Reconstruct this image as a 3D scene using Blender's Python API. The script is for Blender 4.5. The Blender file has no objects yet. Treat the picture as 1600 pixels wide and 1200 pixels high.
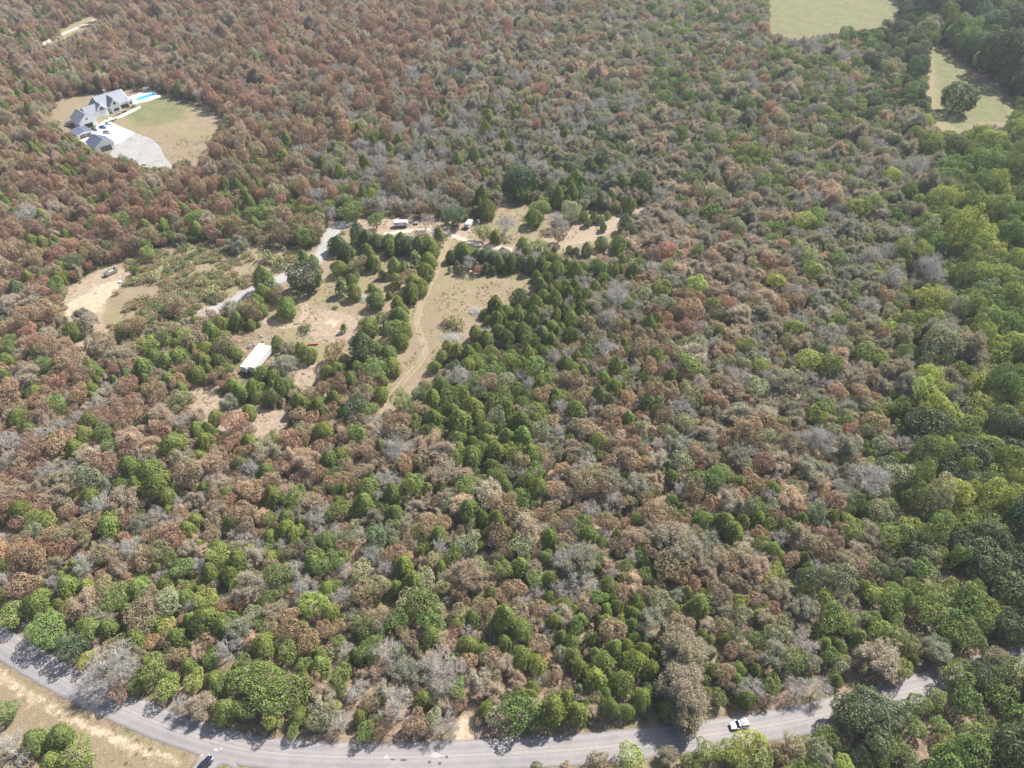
import bpy, bmesh, math, random
import numpy as np
from mathutils import Vector, Matrix

random.seed(7)
rng = np.random.default_rng(7)
scene = bpy.context.scene
COL = scene.collection

# ------------------------------------------------------------------ camera
CAM_H = 178.0
PITCH = math.radians(43)
FPX = 1600 * 24 / 36
cam_data = bpy.data.cameras.new("camera")
cam_data.lens = 24
cam_data.sensor_width = 36
cam_data.clip_start = 1
cam_data.clip_end = 8000
cam = bpy.data.objects.new("camera", cam_data)
cam.location = (0, 0, CAM_H)
cam.rotation_euler = (math.radians(90) - PITCH, 0, 0)
COL.objects.link(cam)
scene.camera = cam

# ------------------------------------------------------------------ light
SUN_EL, SUN_AZ = math.radians(47), math.radians(48)     # azimuth from +Y towards +X
scene.view_settings.view_transform = 'Standard'
scene.view_settings.look = 'None'
scene.view_settings.exposure = 1.15
scene.view_settings.gamma = 1
scene.view_settings.use_curve_mapping = False
world = bpy.data.worlds.new("World")
scene.world = world
world.use_nodes = True
wn = world.node_tree.nodes
sky = wn.new('ShaderNodeTexSky')
sky.sky_type = 'NISHITA'
sky.sun_disc = False
sky.sun_elevation = SUN_EL
sky.sun_rotation = SUN_AZ
sky.air_density = 1.0
sky.dust_density = 2.0
world.node_tree.links.new(sky.outputs[0], wn['Background'].inputs[0])
wn['Background'].inputs[1].default_value = 0.09
sun_d = bpy.data.lights.new("sun", 'SUN')
sun_d.energy = 5.0
sun_d.angle = math.radians(0.5)
sun_d.color = (1.0, 0.955, 0.89)
sun = bpy.data.objects.new("sun", sun_d)
SUNDIR = Vector((math.sin(SUN_AZ) * math.cos(SUN_EL), math.cos(SUN_AZ) * math.cos(SUN_EL), math.sin(SUN_EL)))
sun.rotation_euler = SUNDIR.to_track_quat('Z', 'Y').to_euler()
sun.location = (150, 150, 250)
COL.objects.link(sun)
scene.cycles.max_bounces = 5
scene.cycles.diffuse_bounces = 3
scene.cycles.glossy_bounces = 2
scene.cycles.transmission_bounces = 2
scene.cycles.transparent_max_bounces = 4
scene.cycles.volume_bounces = 0


def P(u, v, z=0.0):
    """a point of the photograph as a point of the place, at height z"""
    a = (u - 800) / FPX
    b = (v - 600) / FPX
    dy = math.cos(PITCH) - b * math.sin(PITCH)
    dz = -math.sin(PITCH) - b * math.cos(PITCH)
    t = (z - CAM_H) / dz
    return (a * t, dy * t, z)


def proj(x, y, z=0.0):
    zz = z - CAM_H
    d = y * math.cos(PITCH) - zz * math.sin(PITCH)
    up = y * math.sin(PITCH) + zz * math.cos(PITCH)
    if d < 1:
        return (-1e5, 1e5, 1)
    return (800 + FPX * x / d, 600 - FPX * up / d, d)


def PP(pts, z=0.0):
    return [P(a, b, z)[:2] for a, b in pts]


# ------------------------------------------------------------------ object helpers
def setp(o, label=None, cat=None, group=None, kind=None):
    if label: o['label'] = label
    if cat: o['category'] = cat
    if group: o['group'] = group
    if kind: o['kind'] = kind
    return o


def empty(name, loc, rz=0.0, label=None, cat=None, group=None):
    o = bpy.data.objects.new(name, None)
    o.empty_display_size = 0.3
    o.location = loc
    o.rotation_euler = (0, 0, rz)
    COL.objects.link(o)
    return setp(o, label, cat, group)


def mesh_np(name, verts, faces, mat=None, smooth=False, fattr=None):
    """faces: (N,3) or (N,4) int array"""
    me = bpy.data.meshes.new(name)
    verts = np.asarray(verts, dtype=np.float32)
    faces = np.asarray(faces, dtype=np.int32)
    n, k = faces.shape
    me.vertices.add(len(verts))
    me.vertices.foreach_set('co', verts.ravel())
    me.loops.add(n * k)
    me.loops.foreach_set('vertex_index', faces.ravel())
    me.polygons.add(n)
    me.polygons.foreach_set('loop_start', np.arange(n, dtype=np.int32) * k)
    if smooth:
        me.polygons.foreach_set('use_smooth', np.ones(n, dtype=bool))
    me.update(calc_edges=True)
    if fattr is not None:
        for an, arr in fattr.items():
            at = me.attributes.new(an, 'FLOAT', 'FACE')
            at.data.foreach_set('value', np.asarray(arr, dtype=np.float32))
    if mat:
        me.materials.append(mat)
    return me


class MB:
    """collects simple solids into one mesh"""
    def __init__(s):
        s.v = []; s.f = []

    def add(s, v, f):
        b = len(s.v)
        s.v += [tuple(p) for p in v]
        s.f += [tuple(i + b for i in q) for q in f]
        return s

    def box(s, cx, cy, cz, sx, sy, sz, rz=0.0, taper=1.0):
        c, sn = math.cos(rz), math.sin(rz)
        vs = []
        for dz in (-.5, .5):
            k = taper if dz > 0 else 1.0
            for dx, dy in ((-.5, -.5), (.5, -.5), (.5, .5), (-.5, .5)):
                x, y = dx * sx * k, dy * sy * k
                vs.append((cx + x * c - y * sn, cy + x * sn + y * c, cz + dz * sz))
        return s.add(vs, [(0, 3, 2, 1), (4, 5, 6, 7), (0, 1, 5, 4), (1, 2, 6, 5), (2, 3, 7, 6), (3, 0, 4, 7)])

    def tube(s, p0, p1, r0, r1=None, n=6, cap=True):
        r1 = r0 if r1 is None else r1
        p0, p1 = Vector(p0), Vector(p1)
        d = (p1 - p0)
        if d.length < 1e-6: return s
        d.normalize()
        a = d.orthogonal().normalized()
        b = d.cross(a)
        vs = []
        for p, r in ((p0, r0), (p1, r1)):
            for i in range(n):
                t = 2 * math.pi * i / n
                vs.append(p + a * (math.cos(t) * r) + b * (math.sin(t) * r))
        fs = [(i, (i + 1) % n, n + (i + 1) % n, n + i) for i in range(n)]
        if cap:
            fs += [tuple(reversed(range(n))), tuple(range(n, 2 * n))]
        return s.add(vs, fs)

    def prism(s, poly, z0, z1):
        n = len(poly)
        vs = [(x, y, z0) for x, y in poly] + [(x, y, z1) for x, y in poly]
        fs = [(i, (i + 1) % n, n + (i + 1) % n, n + i) for i in range(n)] + [tuple(reversed(range(n))), tuple(range(n, 2 * n))]
        return s.add(vs, fs)

    def loft(s, rings, cap=True):
        n = len(rings[0]); b = []
        for r in rings: b += list(r)
        fs = []
        for k in range(len(rings) - 1):
            for i in range(n):
                j = (i + 1) % n
                fs.append((k * n + i, k * n + j, (k + 1) * n + j, (k + 1) * n + i))
        if cap:
            fs += [tuple(reversed(range(n))), tuple((len(rings) - 1) * n + i for i in range(n))]
        return s.add(b, fs)

    def build(s, name, mat, parent=None, smooth=False, bevel=0.0):
        me = bpy.data.meshes.new(name)
        me.from_pydata([tuple(v) for v in s.v], [], s.f)
        bm = bmesh.new(); bm.from_mesh(me)
        bmesh.ops.recalc_face_normals(bm, faces=bm.faces)
        bm.to_mesh(me); bm.free()
        if smooth:
            for p in me.polygons: p.use_smooth = True
        me.materials.append(mat)
        o = bpy.data.objects.new(name, me)
        COL.objects.link(o)
        if parent: o.parent = parent
        if bevel:
            m = o.modifiers.new('bevel', 'BEVEL'); m.width = bevel; m.segments = 2; m.limit_method = 'ANGLE'
        return o


# ------------------------------------------------------------------ materials
class NT:
    def __init__(s, m):
        s.t = m.node_tree; s.n = s.t.nodes; s.l = s.t.links
    def new(s, ty, **kw):
        n = s.n.new(ty)
        for k, v in kw.items():
            if k.startswith('i_'):
                n.inputs[k[2:].replace('_', ' ')].default_value = v
            else:
                setattr(n, k, v)
        return n
    def link(s, a, b): s.l.new(a, b)
    def math(s, op, a, b=None, c=None, clamp=False):
        n = s.n.new('ShaderNodeMath'); n.operation = op; n.use_clamp = clamp
        for i, x in enumerate((a, b, c)):
            if x is None: continue
            if isinstance(x, (int, float)): n.inputs[i].default_value = x
            else: s.l.new(x, n.inputs[i])
        return n.outputs[0]
    def mix(s, f, a, b, blend='MIX'):
        n = s.n.new('ShaderNodeMix'); n.data_type = 'RGBA'; n.blend_type = blend
        for i, x in ((0, f), (6, a), (7, b)):
            if isinstance(x, (int, float)): n.inputs[i].default_value = x
            elif isinstance(x, tuple): n.inputs[i].default_value = (*x, 1)
            else: s.l.new(x, n.inputs[i])
        return n.outputs[2]
    def noise(s, scale, detail=3, rough=.55, vec=None, dist=0):
        n = s.n.new('ShaderNodeTexNoise')
        n.inputs['Scale'].default_value = scale; n.inputs['Detail'].default_value = detail
        n.inputs['Roughness'].default_value = rough; n.inputs['Distortion'].default_value = dist
        if vec is not None: s.l.new(vec, n.inputs['Vector'])
        return n.outputs[0]
    def ramp(s, f, lo, hi, a=0.0, b=1.0):
        n = s.n.new('ShaderNodeMapRange'); n.interpolation_type = 'SMOOTHSTEP'
        s.l.new(f, n.inputs[0])
        n.inputs[1].default_value = lo; n.inputs[2].default_value = hi
        n.inputs[3].default_value = a; n.inputs[4].default_value = b
        return n.outputs[0]


def new_mat(name):
    m = bpy.data.materials.new(name); m.use_nodes = True
    return m, NT(m)


def plain(name, col, rough=.6, metal=0.0, var=.12, scale=1.2, spec=.5, bump=0.0):
    """a painted, metal or mineral surface with uneven tone"""
    m, t = new_mat(name)
    b = t.n['Principled BSDF']
    g = t.new('ShaderNodeNewGeometry')
    n1 = t.noise(scale, 5, .6, g.outputs['Position'])
    k = t.math('MULTIPLY_ADD', n1, 2 * var, 1 - var)
    c = t.mix(1.0, tuple(col), k, 'MULTIPLY')
    t.link(c, b.inputs['Base Color'])
    b.inputs['Roughness'].default_value = rough
    b.inputs['Metallic'].default_value = metal
    b.inputs['Specular IOR Level'].default_value = spec
    return m


def foliage_mat(name):
    m, t = new_mat(name)
    t.n.remove(t.n['Principled BSDF'])
    a1 = t.new('ShaderNodeAttribute', attribute_type='INSTANCER', attribute_name='tint')
    a2 = t.new('ShaderNodeAttribute', attribute_type='INSTANCER', attribute_name='tint2')
    r = t.new('ShaderNodeAttribute', attribute_type='GEOMETRY', attribute_name='rnd')
    tc = t.new('ShaderNodeTexCoord')
    oi = t.new('ShaderNodeObjectInfo')
    off = t.new('ShaderNodeVectorMath', operation='ADD')
    t.link(tc.outputs['Object'], off.inputs[0])
    sc = t.math('MULTIPLY', oi.outputs['Random'], 40.0)
    t.link(sc, off.inputs[1])
    n = t.noise(.55, 3, .6, off.outputs[0])
    f = t.ramp(n, .38, .62)
    c = t.mix(f, a1.outputs['Color'], a2.outputs['Color'])
    k = t.math('MULTIPLY_ADD', r.outputs['Fac'], .56, .84)
    c = t.mix(1.0, c, k, 'MULTIPLY')
    d = t.new('ShaderNodeBsdfDiffuse'); tr = t.new('ShaderNodeBsdfTranslucent')
    t.link(c, d.inputs[0]); t.link(c, tr.inputs[0])
    gl = t.new('ShaderNodeBsdfGlossy'); gl.inputs['Roughness'].default_value = .55
    gl.inputs['Color'].default_value = (.8, .8, .75, 1)
    mx = t.new('ShaderNodeMixShader'); mx.inputs[0].default_value = .36
    t.link(d.outputs[0], mx.inputs[1]); t.link(tr.outputs[0], mx.inputs[2])
    m2 = t.new('ShaderNodeMixShader'); m2.inputs[0].default_value = .02
    t.link(mx.outputs[0], m2.inputs[1]); t.link(gl.outputs[0], m2.inputs[2])
    t.link(m2.outputs[0], t.n['Material Output'].inputs[0])
    return m


M_LEAF = foliage_mat('leaves')
M_BARK = plain('bark', (.17, .135, .11), .9, var=.3, scale=3)
M_GREYBARK = plain('weathered_bark', (.43, .405, .365), .9, var=.28, scale=1.5)
M_WHITE = plain('white_paint', (.60, .60, .59), .45, var=.04)
M_WHITEWALL = plain('white_siding', (.78, .78, .77), .7, var=.05)
M_ROOF = plain('grey_metal_roof', (.20, .215, .25), .5, metal=.1, var=.12, scale=.6)
M_GLASS = plain('dark_glass', (.015, .018, .022), .12, var=.1, spec=.8)
M_DARK = plain('dark_trim', (.03, .03, .032), .6, var=.2)
M_TYRE = plain('tyre_rubber', (.02, .02, .02), .85, var=.2)
M_STEEL = plain('galvanised_steel', (.42, .43, .44), .45, metal=.6, var=.15)
M_DOORGREY = plain('grey_door', (.13, .14, .155), .5, var=.08)
M_REDIRON = plain('rusty_red_iron', (.26, .06, .035), .8, var=.35, scale=3)
M_GREENIRON = plain('grey_green_iron', (.26, .28, .22), .7, var=.3, scale=2)
M_ALU = plain('brushed_metal', (.55, .56, .58), .35, metal=.7, var=.1)
M_CARWHITE = plain('white_car_paint', (.82, .82, .82), .2, var=.02)
M_CARDARK = plain('navy_car_paint', (.012, .016, .03), .18, var=.05)
M_CARBLUE = plain('blue_car_paint', (.05, .09, .28), .25, var=.05)
M_CARSILVER = plain('silver_car_paint', (.45, .47, .5), .3, metal=.4, var=.05)
M_LIGHTRED = plain('red_lamp_lens', (.35, .01, .01), .3, var=.05)
M_CLEAR = plain('lamp_lens', (.7, .7, .68), .15, var=.05)
M_STONE = plain('field_stone', (.34, .31, .28), .9, var=.3, scale=1.5)
M_WOOD = plain('weathered_wood', (.30, .22, .16), .85, var=.3, scale=3)
M_PINKROCK = plain('pink_boulder', (.5, .36, .32), .9, var=.2, scale=2)
M_ROOFBLUE = plain('blue_grey_metal_roof', (.11, .13, .18), .5, metal=.1, var=.12, scale=.6)
M_POST = plain('trailer_post', (.40, .41, .42), .5, var=.08)
# ------------------------------------------------------------------ the ground
DIRT_TRACK1 = [(548, 352), (600, 363), (660, 357), (700, 363), (742, 379), (800, 389), (850, 390), (900, 378), (938, 366), (958, 352), (972, 338), (1000, 325)]
DIRT_TRACK2 = [(706, 366), (692, 396), (684, 420), (668, 452), (657, 478), (652, 505), (660, 530), (664, 552), (648, 575), (622, 605), (603, 636), (596, 652)]
LOOP = [(405, 470), (409, 492), (425, 506), (450, 510), (470, 500), (478, 482), (470, 470)]
SIDE_TRACK = [(-10, 500), (25, 507), (60, 515), (100, 524), (135, 545), (165, 575)]
polys = {
    'grass': [
        [(392, 525), (418, 485), (440, 445), (500, 385), (545, 357), (620, 356), (700, 364), (760, 378), (745, 400), (700, 410), (700, 428), (832, 430), (838, 462), (762, 490), (748, 520), (735, 548), (700, 566), (655, 600), (612, 650), (585, 640), (606, 600), (622, 572), (600, 540), (560, 556), (530, 580), (470, 606), (446, 604), (452, 568), (430, 562), (398, 545)],
        [(765, 372), (762, 335), (790, 316), (830, 318), (870, 330), (955, 330), (985, 322), (990, 345), (960, 378), (930, 405), (880, 405), (850, 392), (800, 388)],
        [(148, 472), (175, 420), (230, 392), (300, 384), (400, 386), (470, 392), (486, 408), (460, 432), (400, 458), (335, 480), (280, 500), (200, 520), (160, 510)],
        [(1195, -30), (1203, 50), (1240, 64), (1300, 52), (1370, 44), (1412, 20), (1400, -30)],
        [(1452, 68), (1474, 72), (1500, 98), (1540, 120), (1586, 156), (1580, 196), (1530, 196), (1500, 210), (1460, 200), (1448, 140)],
        [(75, 192), (84, 160), (130, 148), (165, 148), (178, 150), (200, 150), (230, 152), (258, 152), (292, 158), (342, 182), (337, 206), (318, 232), (300, 262), (280, 246), (262, 262), (225, 262), (180, 240), (130, 215), (100, 206)],
        [(60, 70), (98, 46), (150, 20), (164, 27), (130, 46), (108, 58), (70, 76)],
        [(-400, 850), (-100, 970), (0, 1036), (40, 1060), (110, 1106), (180, 1136), (290, 1172), (300, 1300), (-400, 1400)],
        [(340, 1300), (345, 1190), (400, 1196), (520, 1207), (700, 1206), (860, 1198), (1000, 1188), (1100, 1172), (1200, 1156), (1200, 1200), (1000, 1240), (700, 1300)],
        [(-20, 1000), (60, 1030), (170, 1085), (300, 1135), (400, 1152), (600, 1161), (800, 1155), (1000, 1138), (1200, 1110), (1300, 1090), (1350, 1088), (1200, 1140), (1000, 1168), (600, 1190), (200, 1120)],
    ],
    'dirt': [
        [(292, 600), (330, 612), (400, 640), (446, 640), (442, 672), (400, 684), (330, 672), (300, 640)],
        [(454, 568), (500, 564), (512, 590), (470, 610), (450, 604)],
        [(712, 1112), (748, 1112), (752, 1168), (708, 1168)],
        [(470, 508), (500, 482), (560, 494), (572, 520), (540, 540), (490, 530)],
        [(104, 450), (140, 428), (178, 412), (205, 428), (190, 446), (166, 470), (160, 505), (170, 520), (110, 512), (98, 490)],
        [(560, 345), (620, 340), (700, 345), (760, 350), (770, 372), (700, 368), (600, 366)],
        [(845, 375), (900, 352), (955, 335), (965, 352), (920, 378), (870, 388)],
        [(120, 480), (140, 520), (165, 530), (170, 560), (150, 560), (110, 535)],
        [(420, 400), (470, 392), (520, 375), (520, 400), (470, 425)],
    ],
    'verge': [
        [(80, 162), (125, 148), (150, 150), (120, 165), (98, 200), (78, 200)],
        [(225, 200), (270, 202), (300, 215), (325, 220), (312, 245), (295, 258), (262, 262), (235, 225)],
        [(-400, 960), (-10, 1062), (40, 1092), (90, 1120), (150, 1152), (200, 1174), (278, 1195), (300, 1400), (-400, 1500)],
        [(560, 360), (640, 366), (700, 372), (690, 400), (660, 440), (600, 430), (560, 400)],
        [(640, 500), (668, 470), (690, 440), (700, 470), (680, 540), (668, 575), (640, 600), (600, 640), (612, 600), (640, 560)],
    ],
    'sand': [
        [(120, 470), (150, 446), (185, 436), (190, 446), (166, 466), (156, 488), (130, 486)],
        [(104, 476), (125, 460), (135, 480), (118, 496), (104, 495)],
        [(508, 503), (518, 497), (530, 502), (524, 510), (512, 509)],
        [(-10, 1036), (22, 1062), (60, 1090), (100, 1112), (160, 1140), (210, 1160), (285, 1188), (278, 1193), (200, 1172), (150, 1150), (90, 1118), (40, 1090), (-10, 1060)],
        [(718, 1120), (740, 1120), (742, 1164), (714, 1164)],
    ],
    'lawn': [
        [(1195, -30), (1203, 50), (1240, 64), (1300, 52), (1370, 44), (1412, 20), (1400, -30)],
        [(1455, 76), (1475, 82), (1530, 128), (1578, 158), (1574, 192), (1530, 190), (1500, 205), (1470, 185)],
        [(196, 178), (218, 164), (258, 152), (292, 162), (285, 185), (240, 196), (214, 198)],
        [(1500, 120), (1530, 130), (1575, 160), (1568, 188), (1520, 182), (1500, 150)],
    ],
}


def sdf_poly(px, py, poly):
    n = len(poly)
    d2 = np.full(px.shape, 1e12); inside = np.zeros(px.shape, bool)
    for i in range(n):
        x0, y0 = poly[i]; x1, y1 = poly[(i + 1) % n]
        ex, ey = x1 - x0, y1 - y0
        t = np.clip(((px - x0) * ex + (py - y0) * ey) / (ex * ex + ey * ey + 1e-9), 0, 1)
        dx, dy = px - x0 - t * ex, py - y0 - t * ey
        d2 = np.minimum(d2, dx * dx + dy * dy)
        c = ((y0 > py) != (y1 > py)) & (px < (x1 - x0) * (py - y0) / ((y1 - y0) + 1e-12) + x0)
        inside ^= c
    d = np.sqrt(d2)
    return np.where(inside, d, -d)


def sdf_line(px, py, pts):
    d2 = np.full(px.shape, 1e12)
    for i in range(len(pts) - 1):
        x0, y0 = pts[i]; x1, y1 = pts[i + 1]
        ex, ey = x1 - x0, y1 - y0
        t = np.clip(((px - x0) * ex + (py - y0) * ey) / (ex * ex + ey * ey + 1e-9), 0, 1)
        dx, dy = px - x0 - t * ex, py - y0 - t * ey
        d2 = np.minimum(d2, dx * dx + dy * dy)
    return -np.sqrt(d2)


def smooth_line(pts, n=8):
    """Catmull-Rom through ground points"""
    out = []
    q = [pts[0]] + list(pts) + [pts[-1]]
    for i in range(1, len(q) - 2):
        p0, p1, p2, p3 = (np.array(q[i - 1]), np.array(q[i]), np.array(q[i + 1]), np.array(q[i + 2]))
        for k in range(n):
            t = k / n
            out.append(tuple(.5 * ((2 * p1) + (-p0 + p2) * t + (2 * p0 - 5 * p1 + 4 * p2 - p3) * t * t + (-p0 + 3 * p1 - 3 * p2 + p3) * t ** 3)))
    out.append(tuple(pts[-1]))
    return out


ROAD = smooth_line(PP([(-260, 800), (-150, 895), (-60, 960), (0, 1002), (57, 1037), (120, 1072), (185, 1103), (250, 1131), (320, 1155), (400, 1174), (500, 1182), (600, 1184), (700, 1181), (800, 1177), (900, 1171), (1000, 1161), (1095, 1150), (1200, 1134), (1282, 1118), (1345, 1101), (1400, 1085), (1470, 1067), (1540, 1045), (1640, 1010), (1800, 940)]))
SIDE_ROAD = smooth_line(PP([(352, 1163), (334, 1178), (318, 1200), (300, 1240), (270, 1300)]))
DRIVE = smooth_line(PP([(556, 346), (534, 350), (518, 362), (508, 385), (498, 402), (484, 414), (455, 428), (425, 441), (400, 452), (372, 466), (345, 480), (318, 488)]))
GTRACK1 = smooth_line(PP(DIRT_TRACK1)); GTRACK2 = smooth_line(PP(DIRT_TRACK2))
GLOOP = smooth_line(PP(LOOP)); GSIDE = smooth_line(PP(SIDE_TRACK))
FARROAD = smooth_line(PP([(40, 84), (62, 72), (80, 62), (100, 52), (128, 40), (160, 26), (175, 18)]))


def axis(lo, hi, step, far):
    a = list(np.arange(lo, hi + step, step))
    s = step; x = a[-1]
    while x < far: s *= 1.35; x += s; a.append(x)
    s = step; x = a[0]; b = []
    while x > -far: s *= 1.35; x -= s; b.append(x)
    return np.array(b[::-1] + a)


gx = axis(-500, 500, 1.6, 4000); gy = axis(10, 760, 1.6, 4000)
GX, GY = np.meshgrid(gx, gy)
fx, fy = GX.ravel(), GY.ravel()
ni, nj = len(gy), len(gx)


def vnoise(x, y, s, seed=0):
    """smooth value noise"""
    r = np.random.default_rng(seed); T = r.random((64, 64))
    x = x / s; y = y / s
    xi = np.floor(x).astype(int); yi = np.floor(y).astype(int)
    tx = x - xi; ty = y - yi
    tx = tx * tx * (3 - 2 * tx); ty = ty * ty * (3 - 2 * ty)
    a = T[xi % 64, yi % 64]; b = T[(xi + 1) % 64, yi % 64]; c = T[xi % 64, (yi + 1) % 64]; d = T[(xi + 1) % 64, (yi + 1) % 64]
    return (a * (1 - tx) + b * tx) * (1 - ty) + (c * (1 - tx) + d * tx) * ty


near = np.full(fx.shape, -1e6)
for line, w in ((ROAD, 4.2), (SIDE_ROAD, 6.0), (DRIVE, 4.2), (FARROAD, 3.5), (GTRACK1, 3.0)): near = np.maximum(near, sdf_line(fx, fy, line) + w)
near = np.maximum(near, sdf_poly(fx, fy, PP([(100, 190), (150, 150), (215, 138), (260, 140), (262, 165), (220, 180), (215, 205), (245, 215), (285, 265), (240, 275), (180, 262), (112, 230)])) + 1)
near = np.clip(-near / 3.0, 0, 1)
fz = (vnoise(fx, fy, 23, 1) - .5) * .35 + (vnoise(fx, fy, 7, 2) - .5) * .15
fz = fz * near - .10
FZ = fz.reshape(ni, nj)


def gz(x, y):
    return float(FZ[min(ni - 1, np.searchsorted(gy, y)), min(nj - 1, np.searchsorted(gx, x))])


idx = np.arange(ni * nj).reshape(ni, nj)
gf = np.stack([idx[:-1, :-1].ravel(), idx[:-1, 1:].ravel(), idx[1:, 1:].ravel(), idx[1:, :-1].ravel()], 1)
gpoly = {k: [PP(p) for p in v] for k, v in polys.items()}
sd = {}
for k, v in gpoly.items():
    d = np.full(fx.shape, -1e6)
    for p in v: d = np.maximum(d, sdf_poly(fx, fy, p))
    sd[k] = d
for line, w in ((GTRACK1, 2.8), (GTRACK2, -3), (GLOOP, 1.6), (GSIDE, 2.2), (DRIVE, 4.2), (FARROAD, 3.5)):
    sd['dirt'] = np.maximum(sd['dirt'], sdf_line(fx, fy, line) + w)
sd['rut'] = sdf_line(fx, fy, GTRACK2)
for line in (GTRACK1, GLOOP): sd['rut'] = np.maximum(sd['rut'], sdf_line(fx, fy, line))
me = mesh_np('ground', np.stack([fx, fy, fz], 1), gf, smooth=True)
for k, d in sd.items():
    at = me.attributes.new('sd_' + k, 'FLOAT', 'POINT')
    at.data.foreach_set('value', np.clip(d, -20, 20).astype(np.float32))
m, t = new_mat('earth_and_grass')
b = t.n['Principled BSDF']
g = t.new('ShaderNodeNewGeometry').outputs['Position']
nb = t.noise(.12, 6, .62, g); nm = t.noise(.5, 5, .65, g); nf = t.noise(2.2, 4, .7, g); ns = t.noise(.035, 4, .6, g)


def edge(key, amp=7.0, soft=1.2, off=0.0):
    a = t.new('ShaderNodeAttribute', attribute_type='GEOMETRY', attribute_name='sd_' + key)
    w = t.math('MULTIPLY_ADD', nm, amp, -amp * .5 + off)
    w2 = t.math('MULTIPLY_ADD', nf, amp * .5, -amp * .25)
    return t.ramp(t.math('ADD', t.math('ADD', a.outputs['Fac'], w), w2), -soft, soft)


litter = t.mix(t.ramp(nm, .38, .62), (.15, .105, .072), (.25, .185, .135))
litter = t.mix(t.ramp(nb, .5, .62), litter, (.09, .10, .045))
grass = t.mix(t.ramp(nb, .36, .64), (.195, .155, .095), (.235, .178, .127))
grass = t.mix(t.ramp(ns, .42, .58), grass, (.20, .175, .095))
grass = t.mix(t.ramp(nf, .52, .66, 0, .7), grass, (.14, .135, .065))
grass = t.mix(t.ramp(nm, .56, .68, 0, .55), grass, (.30, .225, .16))
dirt = t.mix(t.ramp(nm, .36, .64), (.235, .18, .13), (.305, .24, .18))
dirt = t.mix(t.ramp(nf, .56, .68, 0, .6), dirt, (.17, .14, .07))
sand = t.mix(t.ramp(nm, .36, .62), (.33, .255, .175), (.41, .33, .24))
lawn = t.mix(t.ramp(nb, .38, .62), (.122, .130, .058), (.160, .148, .078))
c = t.mix(edge('grass'), litter, grass)
c = t.mix(edge('lawn', 12, 4), c, lawn)
verge = t.mix(t.ramp(nb, .4, .6), (.21, .160, .112), (.185, .155, .09))
verge = t.mix(t.ramp(nf, .5, .66, 0, .6), verge, (.16, .13, .08))
verge = t.mix(t.ramp(nm, .55, .68, 0, .6), verge, (.34, .25, .18))
c = t.mix(edge('verge', 10, 3), c, verge)
c = t.mix(edge('dirt', 5, 1.0), c, dirt)
# two wheel ruts
ra = t.new('ShaderNodeAttribute', attribute_type='GEOMETRY', attribute_name='sd_rut').outputs['Fac']
rr = t.math('ABSOLUTE', t.math('ADD', t.math('ADD', ra, .95), t.math('MULTIPLY_ADD', nm, .8, -.4)))
c = t.mix(t.ramp(rr, .05, .6, .38, 0), c, (.36, .28, .21))
c = t.mix(edge('sand', 4, .8), c, sand)
t.link(c, b.inputs['Base Color'])
b.inputs['Roughness'].default_value = .95
b.inputs['Specular IOR Level'].default_value = .15
bp = t.new('ShaderNodeBump'); bp.inputs['Strength'].default_value = .8; bp.inputs['Distance'].default_value = .35
t.link(t.math('ADD', nf, nm), bp.inputs['Height']); t.link(bp.outputs[0], b.inputs['Normal'])
me.materials.append(m)
ground = bpy.data.objects.new('ground', me); COL.objects.link(ground); setp(ground, kind='structure')


# ------------------------------------------------------------------ roads
def ribbon(name, line, halfw, z, mat, rag=.0, ragstep=1.0, seed=3, flare=None):
    r = random.Random(seed)
    L = np.array(line); seg = np.linalg.norm(np.diff(L, axis=0), axis=1); s = np.concatenate([[0], np.cumsum(seg)])
    n = max(2, int(s[-1] / ragstep))
    q = np.linspace(0, s[-1], n)
    X = np.interp(q, s, L[:, 0]); Y = np.interp(q, s, L[:, 1])
    tx = np.gradient(X); ty = np.gradient(Y); l = np.hypot(tx, ty) + 1e-9; tx /= l; ty /= l
    vs = []; K = 9; ac = []
    for i in range(n):
        w1 = halfw + (r.random() - .5) * rag; w2 = halfw + (r.random() - .5) * rag
        if flare: w1 += flare(q[i], s[-1]); w2 += flare(q[i], s[-1])
        for k in range(K):
            f = k / (K - 1); w = -w1 + (w1 + w2) * f
            ac.append(2 * f - 1)
            vs.append((X[i] - ty[i] * w, Y[i] + tx[i] * w, z + .05 * (1 - (2 * f - 1) ** 2) - (.16 if k in (0, K - 1) else 0)))
    fs = [(i * K + k, i * K + k + 1, (i + 1) * K + k + 1, (i + 1) * K + k) for i in range(n - 1) for k in range(K - 1)]
    me = mesh_np(name, vs, fs, mat, smooth=True)
    at = me.attributes.new('across', 'FLOAT', 'POINT'); at.data.foreach_set('value', np.array(ac, dtype=np.float32))
    o = bpy.data.objects.new(name, me); COL.objects.link(o)
    return setp(o, kind='structure')


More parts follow.
